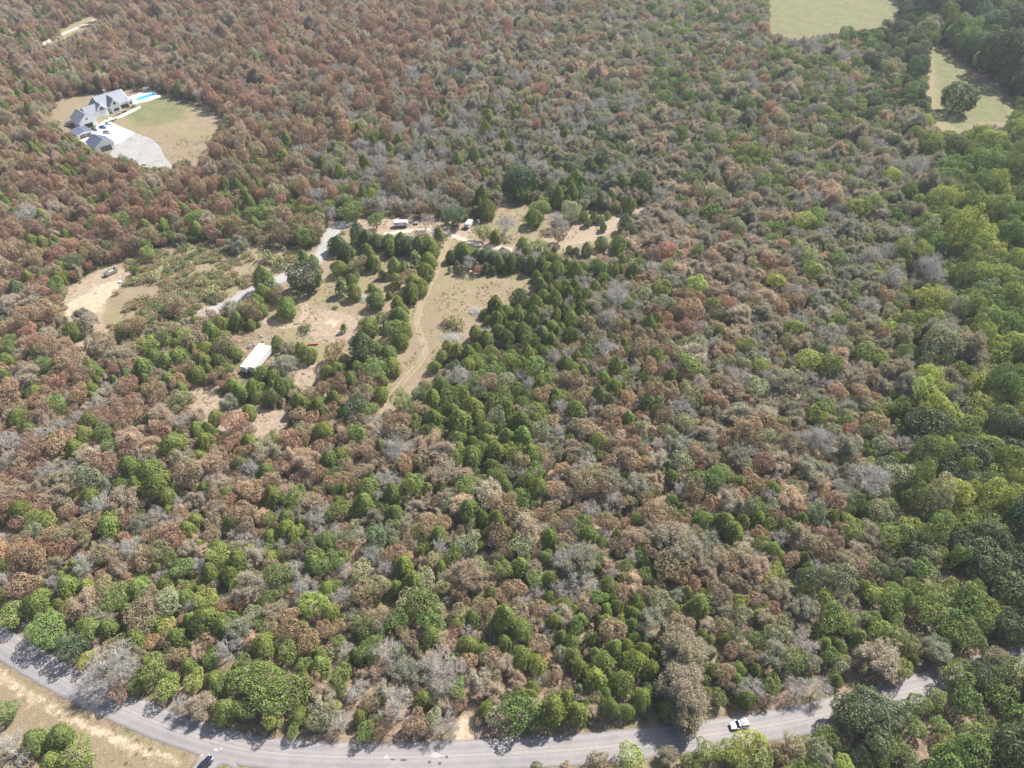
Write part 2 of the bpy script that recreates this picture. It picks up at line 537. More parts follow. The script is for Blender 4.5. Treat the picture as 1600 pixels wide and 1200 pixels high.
def asphalt(name, base, warm, cracks=.4):
    m, t = new_mat(name); b = t.n['Principled BSDF']
    g = t.new('ShaderNodeNewGeometry').outputs['Position']
    n1 = t.noise(.15, 4, .6, g); n2 = t.noise(4, 4, .7, g); n3 = t.noise(.6, 5, .7, g, 1.2)
    c = t.mix(t.ramp(n1, .35, .65), base, warm)
    c = t.mix(t.ramp(n2, .3, .7, .0, .35), c, tuple(x * .7 for x in base))
    c = t.mix(t.ramp(n3, .58, .64, 0, .25), c, tuple(x * .6 for x in base))
    ax_ = t.new('ShaderNodeAttribute', attribute_type='GEOMETRY', attribute_name='across').outputs['Fac']
    aa = t.math('ABSOLUTE', ax_)
    lane = t.math('ABSOLUTE', t.math('SUBTRACT', t.math('ABSOLUTE', t.math('SUBTRACT', aa, .5)), .24))
    c = t.mix(t.ramp(lane, .03, .16, .30, 0), c, tuple(x * 1.28 for x in warm))        # worn wheel paths
    c = t.mix(t.ramp(t.math('ADD', aa, t.math('MULTIPLY_ADD', n2, .3, -.15)), .86, .97, 0, .75), c, tuple(x * .62 for x in warm))
    vor = t.new('ShaderNodeTexVoronoi', feature='DISTANCE_TO_EDGE'); vor.inputs['Scale'].default_value = .22
    wv = t.new('ShaderNodeVectorMath', operation='ADD'); nz = t.new('ShaderNodeTexNoise'); nz.inputs['Scale'].default_value = .5; nz.inputs['Detail'].default_value = 4
    sv = t.new('ShaderNodeVectorMath', operation='SCALE'); sv.inputs['Scale'].default_value = 6.0
    t.link(g, nz.inputs['Vector']); t.link(nz.outputs['Color'], sv.inputs[0]); t.link(g, wv.inputs[0]); t.link(sv.outputs[0], wv.inputs[1])
    t.link(wv.outputs[0], vor.inputs['Vector'])
    c = t.mix(t.ramp(t.math('ADD', vor.outputs['Distance'], t.math('MULTIPLY_ADD', n2, .04, -.02)), .0, .014, cracks, 0), c, tuple(x * .5 for x in base))
    t.link(c, b.inputs['Base Color']); b.inputs['Roughness'].default_value = .85
    return m


M_ASPH = asphalt('worn_asphalt', (.188, .174, .172), (.225, .205, .20))
M_GRAVEL = asphalt('pale_gravel', (.24, .235, .225), (.285, .27, .255), 0)
ribbon('side_road', SIDE_ROAD, 2.7, .075, M_ASPH, .25, .7, 5, flare=lambda q, L: 5.5 * max(0, 1 - q / 6.0) ** 2)
ribbon('road', ROAD, 3.55, .10, M_ASPH, .22, .7, 4)
ribbon('gravel_drive', DRIVE, 3.3, .07, M_GRAVEL, .9, .8, 6, flare=lambda q, L: 1.0 * math.exp(-((q - 8) / 10) ** 2))
M_FAR = asphalt('pale_dirt_road', (.36, .295, .24), (.42, .35, .28), 0)
ribbon('dirt_road', FARROAD, 2.4, .08, M_FAR, .9, 1.0, 8)
ribbon('dirt_track', smooth_line(PP([(600, 366), (630, 362), (660, 359), (700, 366), (735, 379), (760, 384), (800, 391)])), 1.6, .06, M_FAR, 1.3, .7, 9)
# painted centre lines
M_LINE = plain('faded_road_paint', (.35, .31, .25), .8, var=.3, scale=1.0)
for k, off in ((0, -.16), (1, .16)):
    L = np.array(ROAD); d = np.gradient(L, axis=0); d /= np.linalg.norm(d, axis=1)[:, None]
    Q = [(L[i, 0] - d[i, 1] * off, L[i, 1] + d[i, 0] * off) for i in range(len(L))]
    vs = []
    for i in range(len(Q)):
        for w in (-.05, .05):
            vs.append((Q[i][0] - d[i, 1] * w, Q[i][1] + d[i, 0] * w, .158))
    fs = [(2 * i, 2 * i + 1, 2 * i + 3, 2 * i + 2) for i in range(len(Q) - 1)]
    o = bpy.data.objects.new('road_line', mesh_np('road_line', vs, fs, M_LINE)); COL.objects.link(o); setp(o, kind='structure')
# tar patches and repairs on the road
M_TAR = plain('tar_patch', (.07, .07, .07), .8, var=.3, scale=2)
M_REPAIR = plain('pale_repair', (.30, .28, .265), .85, var=.2, scale=1)
mb = MB()
for u, v, rx, ry in ((698, 1183, .4, .4), (671, 1191, .45, .4), (687, 1193, .5, .4), (630, 1188, 1.0, .3), (614, 1187, .7, .25)):
    x, y, _ = P(u, v); n = 11
    mb.prism([(x + rx * math.cos(a) * random.uniform(.75, 1.1), y + ry * math.sin(a) * random.uniform(.75, 1.1)) for a in [2 * math.pi * i / n for i in range(n)]], .12, .162)
setp(mb.build('tar_patches', M_TAR), kind='structure')
mb = MB()
for u, v, rx, ry in ((680, 1181, 1.6, .8), (604, 1183, .6, .6), (338, 1172, .7, .4), (346, 1170, .5, .3), (316, 1181, .4, .35)):
    x, y, _ = P(u, v); n = 13
    mb.prism([(x + rx * math.cos(a) * random.uniform(.6, 1.1), y + ry * math.sin(a) * random.uniform(.6, 1.1)) for a in [2 * math.pi * i / n for i in range(n)]], .12, .160)
setp(mb.build('pale_patches', M_REPAIR), kind='structure')
# ------------------------------------------------------------------ buildings
def gable(parent, cx, cy, L, W, ang, hw, hr, wall, roofm, over=.5, z0=0.0, rot_root=True, hip=0.0):
    """ridge runs along ang; returns local frame function"""
    c, s = math.cos(ang), math.sin(ang)
    def T(a, b_, z): return (cx + a * c - b_ * s, cy + a * s + b_ * c, z + z0)
    l, w = L / 2, W / 2
    mb = MB()
    mb.add([T(-l, -w, -.2), T(l, -w, -.2), T(l, w, -.2), T(-l, w, -.2), T(-l, -w, hw), T(l, -w, hw), T(l, w, hw), T(-l, w, hw), T(-l + hip, 0, hr - .12), T(l, 0, hr - .12)],
           [(0, 1, 5, 4), (2, 3, 7, 6), (1, 2, 6, 9, 5), (3, 0, 4, 8, 7), (4, 5, 9, 8), (6, 7, 8, 9)])
    mb.build('wall', wall, parent)
    rf = MB(); k = (hr - hw) / w; lo = l + over; wo = w + over; ze = hw - k * over
    for sg in (-1, 1):
        top = [T(-lo + hip, 0, hr + .16), T(lo, 0, hr + .16), T(lo, sg * wo, ze + .16), T(-lo, sg * wo, ze + .16)]
        bot = [(x, y, z - .14) for x, y, z in top]
        rf.add(top + bot, [(0, 1, 2, 3), (7, 6, 5, 4), (0, 4, 5, 1), (1, 5, 6, 2), (2, 6, 7, 3), (3, 7, 4, 0)])
        n = int(L / .9)
        for i in range(n + 1):           # standing seams
            a = -lo + .1 + (2 * lo - .2) * i / n
            if hip and a < -lo + hip + .3: continue
            rf.tube(T(a, sg * .05, hr + .19), T(a, sg * wo, ze + .19), .035, n=4)
    rf.tube(T(-lo + hip, 0, hr + .2), T(lo, 0, hr + .2), .09, n=6)
    if hip:
        rf.add([T(-lo + hip, 0, hr + .17), T(-lo, -wo, ze + .17), T(-lo, wo, ze + .17)], [(0, 1, 2)])
    rf.build('roof', roofm, parent)
    for e in (-1, 1):                     # pale barge boards at the gable ends
        if hip and e < 0: continue
        for sg in (-1, 1):
            tr = MB(); tr.tube(T(e * (lo + .02), 0, hr + .05), T(e * (lo + .02), sg * wo, ze + .05), .13, n=4)
            tr.build('barge_board', M_WHITE, parent)
    return T


def rect_on(parent, name, T, pts, mat, thick=.06):
    mb = MB(); (x0, y0, z0), (x1, y1, z1) = pts
    return mb


def panel(parent, name, T, axis_, at_, lo_, hi_, z0, z1, mat, frame=None, depth=.08):
    """flat door or window standing proud of a wall; axis_ 'a': wall faces along a at a=at_"""
    sg = 1 if at_ > 0 else -1
    def quadbox(l0, l1, za, zb, d0, d1):
        v = []
        for d in (d0, d1):
            for q, z in ((l0, za), (l1, za), (l1, zb), (l0, zb)):
                p = at_ + sg * d
                v.append(T(p, q, z) if axis_ == 'a' else T(q, p, z))
        return v, [(0, 1, 2, 3), (7, 6, 5, 4), (0, 4, 5, 1), (1, 5, 6, 2), (2, 6, 7, 3), (3, 7, 4, 0)]
    o = MB().add(*quadbox(lo_, hi_, z0, z1, -.02, depth)).build(name, mat, parent)
    if frame:
        f = MB(); w = .12
        for a0, a1, b0, b1 in ((lo_ - w, lo_, z0 - w, z1 + w), (hi_, hi_ + w, z0 - w, z1 + w), (lo_, hi_, z1, z1 + w), (lo_, hi_, z0 - w, z0)):
            f.add(*quadbox(a0, a1, b0, b1, -.02, depth + .06))
        f.build('frame', frame, o)
    return o


A1 = math.radians(-42)      # front-facing direction of the farm buildings (ridge direction of the garages)
hx, hy, _ = P(160, 178)
house = empty('house', (0, 0, 0), 0, 'large white house with grey metal roofs and several gables beside the pool', 'house')
# garage wing, middle link, gabled bay, tall main block, porch and end bay
wx, wy, _ = P(134, 195)
T1 = gable(house, wx, wy, 13.0, 10.5, A1, 4.4, 8.2, M_WHITEWALL, M_ROOF)
panel(house, 'garage_door', T1, 'a', 6.5, -2.6, 2.4, 0.1, 2.8, M_GLASS, M_WHITE)
panel(house, 'window', T1, 'a', 6.5, -.5, .5, 4.9, 6.1, M_GLASS, M_WHITE)
lx, ly, _ = P(149, 181)
T2 = gable(house, lx, ly, 11, 12, A1 + math.pi / 2, 3.6, 7.0, M_WHITEWALL, M_ROOF)
bx_, by_, _ = P(157, 178)
T3 = gable(house, bx_, by_, 12, 7.0, A1, 4.6, 7.9, M_WHITEWALL, M_ROOF)
panel(house, 'window', T3, 'a', 6.0, -1.1, 1.1, 4.4, 5.8, M_GLASS, M_WHITE)
panel(house, 'window', T3, 'a', 6.0, -1.8, 1.8, 1.0, 2.6, M_GLASS, M_WHITE)
mx_, my_, _ = P(176, 168)
T4 = gable(house, mx_, my_, 18, 15, A1 + math.pi / 2, 4.2, 9.6, M_WHITEWALL, M_ROOF)
for a0 in (-7, -3.5):
    panel(house, 'window', T4, 'b', -7.5, a0, a0 + 1.8, 1.0, 2.8, M_GLASS, M_WHITE)
panel(house, 'porch_opening', T4, 'b', -7.5, 1.6, 8.2, .3, 2.7, M_GLASS, M_WHITE)
panel(house, 'front_door', T4, 'b', -7.5, -.9, .5, .1, 2.4, M_DARK, M_WHITE)
dx_, dy_, _ = P(177, 171)
T5 = gable(house, dx_, dy_, 13, 6.2, A1, 5.0, 8.8, M_WHITEWALL, M_ROOF)
panel(house, 'window', T5, 'a', 6.5, -.8, .8, 5.0, 6.4, M_GLASS, M_WHITE)
panel(house, 'window', T5, 'a', 6.5, -1.8, 1.8, 1.0, 2.7, M_GLASS, M_WHITE)
ex_, ey_, _ = P(197, 163)
T6 = gable(house, ex_, ey_, 9, 7.0, A1, 3.4, 5.8, M_WHITEWALL, M_WHITE)
panel(house, 'window', T6, 'a', 4.5, -2.2, 2.2, 1.0, 2.6, M_GLASS, M_WHITE)
cb = MB(); qx, qy, _ = P(172, 166)
cb.box(qx, qy, 8.6, 1.3, 1.0, 4.0, A1); cb.box(qx, qy, 10.7, 1.6, 1.3, .25, A1)
cb.build('chimney', M_STONE, house)

gx_, gy_, _ = P(160, 231)
garage = empty('detached_garage', (0, 0, 0), 0, 'detached white garage with blue-grey roof and wide dark door', 'garage')
Tg = gable(garage, gx_, gy_, 12.5, 11.5, A1, 3.7, 6.8, M_WHITEWALL, M_ROOFBLUE)
panel(garage, 'garage_door', Tg, 'a', 6.25, -3.0, 3.4, .1, 3.1, M_DOORGREY, M_WHITE)
for i in range(3):
    sgx = MB(); p0 = Tg(6.36, -3.0, .85 + i * .75); p1 = Tg(6.36, 3.4, .85 + i * .75); sgx.tube(p0, p1, .025, n=4)
    sgx.build('door_rail', M_DARK, garage)

vx, vy, _ = P(130, 212)
pav = empty('pavilion', (0, 0, 0), 0, 'small open pavilion with flat grey roof left of the detached garage', 'pavilion')
Tp = gable(pav, vx, vy, 9.5, 9.0, A1, 3.0, 3.9, M_WHITEWALL, M_ROOFBLUE, over=.7)
panel(pav, 'opening', Tp, 'a', 4.75, -3.4, 3.4, .2, 2.5, M_GLASS, M_WHITE)
for a_, b_ in ((5.3, -5), (5.3, 5), (5.3, 0)):
    MB().tube(Tp(a_, b_ * .9, -.1), Tp(a_, b_ * .9, 2.9), .12, n=6).build('post', M_WHITE, pav)

# paved yard, gravel apron and pool terrace
M_CONC = plain('pale_concrete', (.72, .70, .66), .8, var=.06, scale=.3)
def sheet(name, pts, z, mat, thick=.3):
    return setp(MB().prism(PP(pts), z - thick, z).build(name, mat), kind='structure')
sheet('gravel_yard', [(189, 221), (211, 208), (236, 216), (250, 229), (258, 246), (274, 264), (262, 268), (246, 262), (215, 262), (185, 254), (165, 246), (180, 232)], .06, M_GRAVEL)
sheet('concrete_yard', [(118, 222), (128, 205), (150, 198), (158, 193), (166, 189), (176, 193), (211, 208), (189, 222), (150, 240)], .09, M_CONC)
sheet('garden_path', [(158, 192), (172, 188), (188, 184), (205, 176), (220, 168), (219, 166), (204, 173), (186, 181), (168, 185)], .12, M_CONC)
sheet('pool_terrace', [(200, 152), (215, 147), (243, 140), (252, 151), (230, 158), (207, 163), (200, 160)], .10, M_CONC)
pool = empty('swimming_pool', (*P(227, 151)[:2], 0), 0, 'bright blue rectangular swimming pool in pale terrace', 'pool')
px0, py0, _ = P(227, 151)
m_w, t_ = new_mat('pool_water'); b_w = t_.n['Principled BSDF']
b_w.inputs['Base Color'].default_value = (.03, .42, .66, 1); b_w.inputs['Roughness'].default_value = .08
gpos = t_.new('ShaderNodeNewGeometry').outputs['Position']
cc = t_.mix(t_.noise(.35, 3, .6, gpos), (.02, .24, .40), (.05, .38, .50)); t_.link(cc, b_w.inputs['Base Color'])
corner = [P(211, 154), P(239, 145.2), P(242.5, 149.5), P(215, 158.5)]
ctr = np.mean([c[:2] for c in corner], axis=0)
MB().prism([(c[0] - px0, c[1] - py0) for c in corner], -.4, .135).build('water', m_w, pool)
rim = MB()
for i in range(4):
    a_, b_ = corner[i], corner[(i + 1) % 4]
    rim.tube((a_[0] - px0, a_[1] - py0, .14), (b_[0] - px0, b_[1] - py0, .14), .22, n=6)
rim.build('coping', M_WHITE, pool)

# far end of the terrace: pergola and screen
fx_, fy_, _ = P(231, 143)
perg = empty('pergola', (fx_, fy_, 0), A1, 'white timber pergola at the far edge of the pool terrace', 'pergola')
for a_ in (-1.8, 1.8):
    for b_ in (-1.5, 1.5):
        MB().tube((a_, b_, 0), (a_, b_, 2.6), .12, n=6).build('post', M_WHITE, perg)
s_ = MB()
for i in range(7): s_.box(-1.8 + i * .6, 0, 2.72, .12, 3.8, .14)
s_.box(0, -1.5, 2.6, 4.2, .14, .12); s_.box(0, 1.5, 2.6, 4.2, .14, .12)
s_.build('rafters', M_WHITE, perg)
c0, c1 = P(241, 140), P(249, 149)
fn = empty('pool_fence', (c0[0], c0[1], 0), 0, 'dark low screen fence along the east end of the pool', 'fence')
d_ = Vector((c1[0] - c0[0], c1[1] - c0[1], 0)); L_ = d_.length; d_.normalize()
for i in range(6):
    p = d_ * (L_ * i / 5); MB().tube((p.x, p.y, 0), (p.x, p.y, 1.5), .07, n=5).build('post', M_DARK, fn)
pn = MB()
for z_ in np.arange(.25, 1.45, .2): pn.tube((0, 0, z_), (d_.x * L_, d_.y * L_, z_), .07, n=4)
pn.build('rails', M_DARK, fn)

# unclear dark shape left of the garage wing, built as a netted play enclosure
cx_, cy_, _ = P(113, 194)
pile = empty('play_enclosure', (cx_, cy_, 0), .3, 'round dark netted play enclosure beside the left garage wing', 'play enclosure')
fr = MB(); R_ = 4.6
for k in range(24):
    a0, a1 = 2 * math.pi * k / 24, 2 * math.pi * (k + 1) / 24
    for z_ in (.9, 2.6): fr.tube((R_ * math.cos(a0), R_ * math.sin(a0), z_), (R_ * math.cos(a1), R_ * math.sin(a1), z_), .08, n=4)
for k in range(8):
    a0 = 2 * math.pi * k / 8; fr.tube((R_ * math.cos(a0), R_ * math.sin(a0), 0), (R_ * math.cos(a0), R_ * math.sin(a0), 2.7), .06, n=4)
fr.build('frame', M_STEEL, pile)
MB().prism([(R_ * .9 * math.cos(2 * math.pi * k / 20), R_ * .9 * math.sin(2 * math.pi * k / 20)) for k in range(20)], .86, .92).build('mat', M_DARK, pile)


# ------------------------------------------------------------------ vehicles
def ring(x, w, z0, z1, wt, crown=.04):
    """cross section of a car body at x: skirt, waist, shoulder, top"""
    return [(x, -w * .94, z0), (x, -w, z0 + (z1 - z0) * .35), (x, -w * .985, z0 + (z1 - z0) * .75), (x, -wt, z1), (x, -wt * .5, z1 + crown), (x, 0, z1 + crown * 1.3),
            (x, wt * .5, z1 + crown), (x, wt, z1), (x, w * .985, z0 + (z1 - z0) * .75), (x, w, z0 + (z1 - z0) * .35), (x, w * .94, z0), (x, 0, z0 - .02)]


def car(name, label, cat, loc, rz, paint, L=4.75, W=1.88, Hh=1.68, kind='suv', roof_panel=False, group=None):
    o = empty(name, loc, rz, label, cat, group)
    l, w = L / 2, W / 2
    belt = 1.02
    st = [(-l, .62, .55, .80), (-l + .12, .86, .32, .95), (-l + .45, .96, .28, 1.04), (-l * .5, 1, .27, belt), (0, 1, .27, belt), (l * .30, 1, .27, belt), (l * .50, .99, .28, 1.0), (l - .45, .95, .30, .90), (l - .12, .80, .36, .76), (l, .58, .50, .66)]
    body = MB().loft([ring(x, w * k, z0, z1, w * k * .88) for x, k, z0, z1 in st])
    body.build('body', paint, o, smooth=True)
    if kind == 'pickup': gl = [(-l * .28, 0, .93), (-l * .22, .56, .84), (l * .12, .62, .84), (l * .40, 0, .92)]
    else: gl = [(-l * .93, 0, .84), (-l * .78, .58, .76), (-l * .1, .66, .78), (l * .16, .60, .76), (l * .44, 0, .88)]
    rings = []
    for x, h, k in gl:
        z0, z1 = belt - .12, belt + h
        z1 = max(z1, belt + .03)
        wb = w * .93; wt = w * k
        rings.append([(x, -wb, z0), (x, -(wb + wt) / 2 * .99, (z0 + z1) / 2), (x, -wt, z1 - .03), (x, -wt * .5, z1 + .02), (x, wt * .5, z1 + .02), (x, wt, z1 - .03), (x, (wb + wt) / 2 * .99, (z0 + z1) / 2), (x, wb, z0)])
    MB().loft(rings).build('windows', M_GLASS, o)
    x0, x1 = gl[1][0] + .02, gl[-2][0] - .02
    zt = belt + .66
    rp = MB(); wt = w * .78
    rp.loft([[(x, -wt, belt + h - .02), (x, -wt * .6, belt + h + .05), (x, wt * .6, belt + h + .05), (x, wt, belt + h - .02), (x, 0, belt + h - .03)] for x, h in ((x0, gl[1][1]), ((x0 + x1) / 2, max(gl[1][1], gl[-2][1]) + .04), (x1, gl[-2][1]))])
    rp.build('roof', paint, o, smooth=False)
    if roof_panel:
        MB().box((x0 + x1) / 2 + .15, 0, zt + .10, 1.15, w * .95, .05).build('sunroof', M_DOORGREY, o, bevel=.02)
        for sg in (-1, 1): MB().tube((x0 + .2, sg * wt * .86, zt + .10), (x1 - .1, sg * wt * .86, zt + .08), .03, n=5).build('roof_rail', M_STEEL, o)
    for sg in (-1, 1):
        for x in ((-l * .35), 0.05 * l): MB().tube((x, sg * w * .945, belt - .02), (x, sg * w * .80, belt + gl[1][1] - .02), .035, n=4).build('pillar', paint, o)
    for sg in (-1, 1):
        for x in (-l * .60, l * .62):
            whl = MB().tube((x, sg * (w - .24), .36), (x, sg * (w + .005), .36), .36, n=20).build('wheel', M_TYRE, o)
            MB().tube((x, sg * (w - .02), .36), (x, sg * (w + .02), .36), .22, n=12).build('rim', M_ALU, whl)
        MB().box(l * .34, sg * (w + .10), belt + .03, .2, .2, .14).build('mirror', paint, o, bevel=.03)
        MB().box(l - .10, sg * w * .60, .70, .22, .36, .14).build('headlight', M_CLEAR, o, bevel=.02)
        MB().box(-l + .06, sg * w * .66, .86, .16, .26, .18).build('tail_light', M_LIGHTRED, o, bevel=.02)
    if kind == 'pickup':
        MB().box(-l * .62, 0, 1.03, l * .62, w * 1.5, .08).build('truck_bed', M_DARK, o)
    MB().box(l - .02, 0, .52, .10, w * 1.1, .16).build('grille', M_DARK, o)
    return o


def heading(u0, v0, u1, v1):
    a, b_ = P(u0, v0), P(u1, v1); return math.atan2(b_[1] - a[1], b_[0] - a[0])


x_, y_, _ = P(1154.5, 1134)
car('car', 'white family car with dark sunroof driving on the road beside the trees', 'car', (x_, y_, .13), heading(1169, 1130.5, 1140, 1136), M_CARWHITE, roof_panel=True)
x_, y_, _ = P(318, 1201)
car('car', 'dark navy pickup leaving the side road, cut by the photo edge', 'pickup truck', (x_, y_, .11), heading(314, 1205, 331, 1184), M_CARDARK, L=5.6, W=1.95, kind='pickup')
x_, y_, _ = P(161.5, 200)
car('car', 'bright blue pickup parked before the house', 'pickup truck', (x_, y_, .10), heading(156, 199, 168, 201), M_CARBLUE, L=6.0, W=2.1, kind='pickup')
x_, y_, _ = P(168, 208)
car('car', 'silver car parked on the pale concrete behind the detached garage', 'car', (x_, y_, .10), heading(161, 207, 175, 208), M_CARSILVER, L=5.4, W=1.95)
x_, y_, _ = P(170, 194)
car('car', 'white car parked behind the bright blue pickup', 'car', (x_, y_, .10), heading(164, 193, 176, 195), M_CARWHITE, L=4.9)
x_, y_, _ = P(148, 204)
car('car', 'dark car parked in the shade between garage wing and pavilion', 'car', (x_, y_, .10), heading(142, 202, 154, 206), M_CARDARK, L=4.9)


def semi(label, near, far):
    a, b_ = np.array(P(*near, 4.0)[:2]), np.array(P(*far, 4.0)[:2])
    c = (a + b_) / 2; ang = math.atan2(*(b_ - a)[::-1]); L = np.linalg.norm(b_ - a)
    o = empty('semi_trailer', (c[0], c[1], 0), ang, label, 'semi trailer', 'semi trailers in the clearing')
    l, w = L / 2, 1.27
    MB().box(0, 0, 2.58, L, 2 * w, 2.75).build('box', M_WHITE, o, bevel=.05)
    rb = MB()
    for i in range(22):
        for sg in (-1, 1): rb.box(-l + .35 + i * (L - .7) / 21, sg * (w + .012), 2.6, .05, .03, 2.5)
    rb.build('side_posts', M_POST, o)
    rf = MB()
    for i in range(12): rf.box(-l + .5 + i * (L - 1) / 11, 0, 3.975, .06, 2 * w - .2, .03)
    rf.build('roof_bows', M_POST, o)
    for sg in (-1, 1):
        d_ = MB().box(-l - .03, sg * .61, 2.6, .05, 1.16, 2.5).build('rear_door', M_WHITE, o)
        MB().tube((-l - .09, sg * .25, 1.4), (-l - .09, sg * .25, 3.8), .03, n=5).build('lock_rod', M_STEEL, d_)
    fr = MB(); fr.box(0, -.5, 1.08, L - .4, .12, .24); fr.box(0, .5, 1.08, L - .4, .12, .24)
    fr.box(-l + .1, 0, .62, .12, 2.2, .12); fr.box(-l + .1, -.7, .85, .1, .1, .4); fr.box(-l + .1, .7, .85, .1, .1, .4)
    fr.build('chassis', M_DARK, o)
    for sg in (-1, 1):
        MB().tube((l - 2.8, sg * .8, 0), (l - 2.8, sg * .8, 1.0), .08, n=6).build('landing_leg', M_STEEL, o)
        for x in (-l + 1.4, -l + 2.7):
            wh = MB().tube((x, sg * .75, .5), (x, sg * 1.22, .5), .5, n=18).build('wheel', M_TYRE, o)
            MB().tube((x, sg * 1.20, .5), (x, sg * 1.24, .5), .26, n=12).build('rim', M_STEEL, wh)
    return o


semi('white semi trailer on the left of the pair, nearer the brush', (378.9, 573.1), (409.5, 536.2))
semi('white semi trailer on the right of the pair, with sunlit long side', (392.1, 573.5), (418.9, 540))


def camper(label, u, v, ang, L, W, H_, slope=.5):
    x, y, _ = P(u, v)
    o = empty('travel_trailer', (x, y, 0), ang, label, 'travel trailer')
    l, w = L / 2, W / 2
    prof = [(-l, .75), (-l, H_ - .35), (-l + .3, H_ - .02), (0, H_), (l - slope, H_ - .03), (l - .1, H_ - .7), (l, 1.3), (l - .2, .75)]
    mb = MB(); n = len(prof)
    mb.add([(a, -w, z) for a, z in prof] + [(a, w, z) for a, z in prof], [tuple(range(n)), tuple(reversed(range(n, 2 * n)))] + [(i, (i + 1) % n, n + (i + 1) % n, n + i) for i in range(n)])
    mb.build('body', M_WHITE, o, bevel=.05)
    for sg in (-1, 1):
        for a, s_ in ((-l * .62, .8), (l * .52, 1.0)):
            wd = MB().box(a, sg * (w + .01), 1.9, s_, .06, .65).build('window', M_GLASS, o)
            MB().box(a, sg * (w + .005), 1.53, s_ + .12, .08, .06).build('sill', M_ALU, wd)
        MB().box(-.1, sg * (w + .01), 1.05, L * .9, .03, .12).build('stripe', M_STEEL, o)
        wh = MB().tube((-.3, sg * (w - .3), .38), (-.3, sg * (w - .02), .38), .38, n=16).build('wheel', M_TYRE, o)
        MB().tube((-.3, sg * (w - .04), .38), (-.3, sg * w, .38), .2, n=10).build('rim', M_ALU, wh)
    MB().box(.9, -(w + .02), 1.7, .7, .06, 1.75).build('door', M_CLEAR, o, bevel=.02)
    MB().box(l - .12, 0, 1.95, .12, W * .8, .6, 0).build('front_window', M_GLASS, o)
    MB().box(-.6, 0, H_ + .12, .8, .7, .26).build('roof_vent', M_ALU, o, bevel=.04)
    MB().box(l * .45, 0, H_ + .06, .4, .4, .14).build('roof_hatch', M_DOORGREY, o)
    hb = MB(); hb.tube((l - .3, -.5, .5), (l + 1.1, 0, .5), .06); hb.tube((l - .3, .5, .5), (l + 1.1, 0, .5), .06); hb.tube((l + 1.0, 0, 0), (l + 1.0, 0, .7), .05); hb.box(0, 0, .66, L - .5, W * .7, .18)
    hb.build('drawbar', M_DARK, o)
    return o


camper('long white travel trailer with two side windows by the dirt track', 627, 353.5, math.radians(4), 7.2, 2.5, 3.0)
camper('small white camper parked at an angle under the leafy trees', 732.5, 354, math.radians(-112), 5.6, 2.5, 2.8, .9)

# small things in the clearing
x_, y_, _ = P(748, 349)
o = empty('propane_tank', (x_, y_, 0), .9, 'white upright tank beside the small white camper', 'tank')
tk = MB()
tk.loft([[(r_ * math.cos(2 * math.pi * k / 14), r_ * math.sin(2 * math.pi * k / 14), z_) for k in range(14)] for r_, z_ in ((.35, .1), (.62, .3), (.66, .6), (.66, 1.7), (.58, 2.0), (.3, 2.15))])
tk.build('body', M_WHITE, o, smooth=True)
MB().tube((0, 0, 2.1), (0, 0, 2.35), .14, n=8).build('valve', M_STEEL, o)

x_, y_, _ = P(651, 350)
o = empty('utility_trailer', (x_, y_, 0), .3, 'small pale utility cart right of the long travel trailer', 'cart')
MB().box(0, 0, .62, 2.3, 1.4, .1).build('bed', M_STEEL, o)
sdm = MB(); sdm.box(0, .68, .9, 2.3, .05, .5); sdm.box(0, -.68, .9, 2.3, .05, .5); sdm.box(-1.13, 0, .9, .05, 1.4, .5); sdm.build('sides', M_WHITE, o)
for sg in (-1, 1): MB().tube((0, sg * .76, .33), (0, sg * .94, .33), .33, n=14).build('wheel', M_TYRE, o)
MB().tube((1.1, 0, .6), (2.2, 0, .5), .05).build('drawbar', M_DARK, o)

x_, y_, _ = P(174, 427)
ang = heading(167, 431, 182, 423)
o = empty('steel_container', (x_, y_, 0), ang, 'open grey-green steel container at the edge of the sand pit', 'container')
cn = MB(); Lc, Wc, Hc = 5.6, 2.4, 1.6
cn.box(0, 0, .25, Lc, Wc, .12)
for sg in (-1, 1): cn.box(0, sg * Wc / 2, .9, Lc, .1, Hc - .3)
cn.box(-Lc / 2 + .05, 0, .9, .1, Wc - .12, Hc - .3); cn.box(Lc / 2 - .05, 0, .9, .1, Wc - .12, Hc - .3)
cn.build('tub', M_GREENIRON, o)
rbm = MB()
for i in range(8):
    for sg in (-1, 1): rbm.box(-Lc / 2 + .35 + i * (Lc - .7) / 7, sg * (Wc / 2 + .09), .85, .1, .08, 1.2)
rbm.build('ribs', M_GREENIRON, o)
rm = MB()
for sg in (-1, 1): rm.tube((-Lc / 2, sg * Wc / 2, 1.58), (Lc / 2, sg * Wc / 2, 1.58), .07, n=5)
rm.tube((-Lc / 2, -Wc / 2, 1.58), (-Lc / 2, Wc / 2, 1.58), .07, n=5); rm.tube((Lc / 2, -Wc / 2, 1.58), (Lc / 2, Wc / 2, 1.58), .07, n=5)
rm.build('rim', M_STEEL, o)
MB().box(.4, 0, .75, 2.6, Wc - .5, .7).build('load', M_STONE, o, bevel=.15)

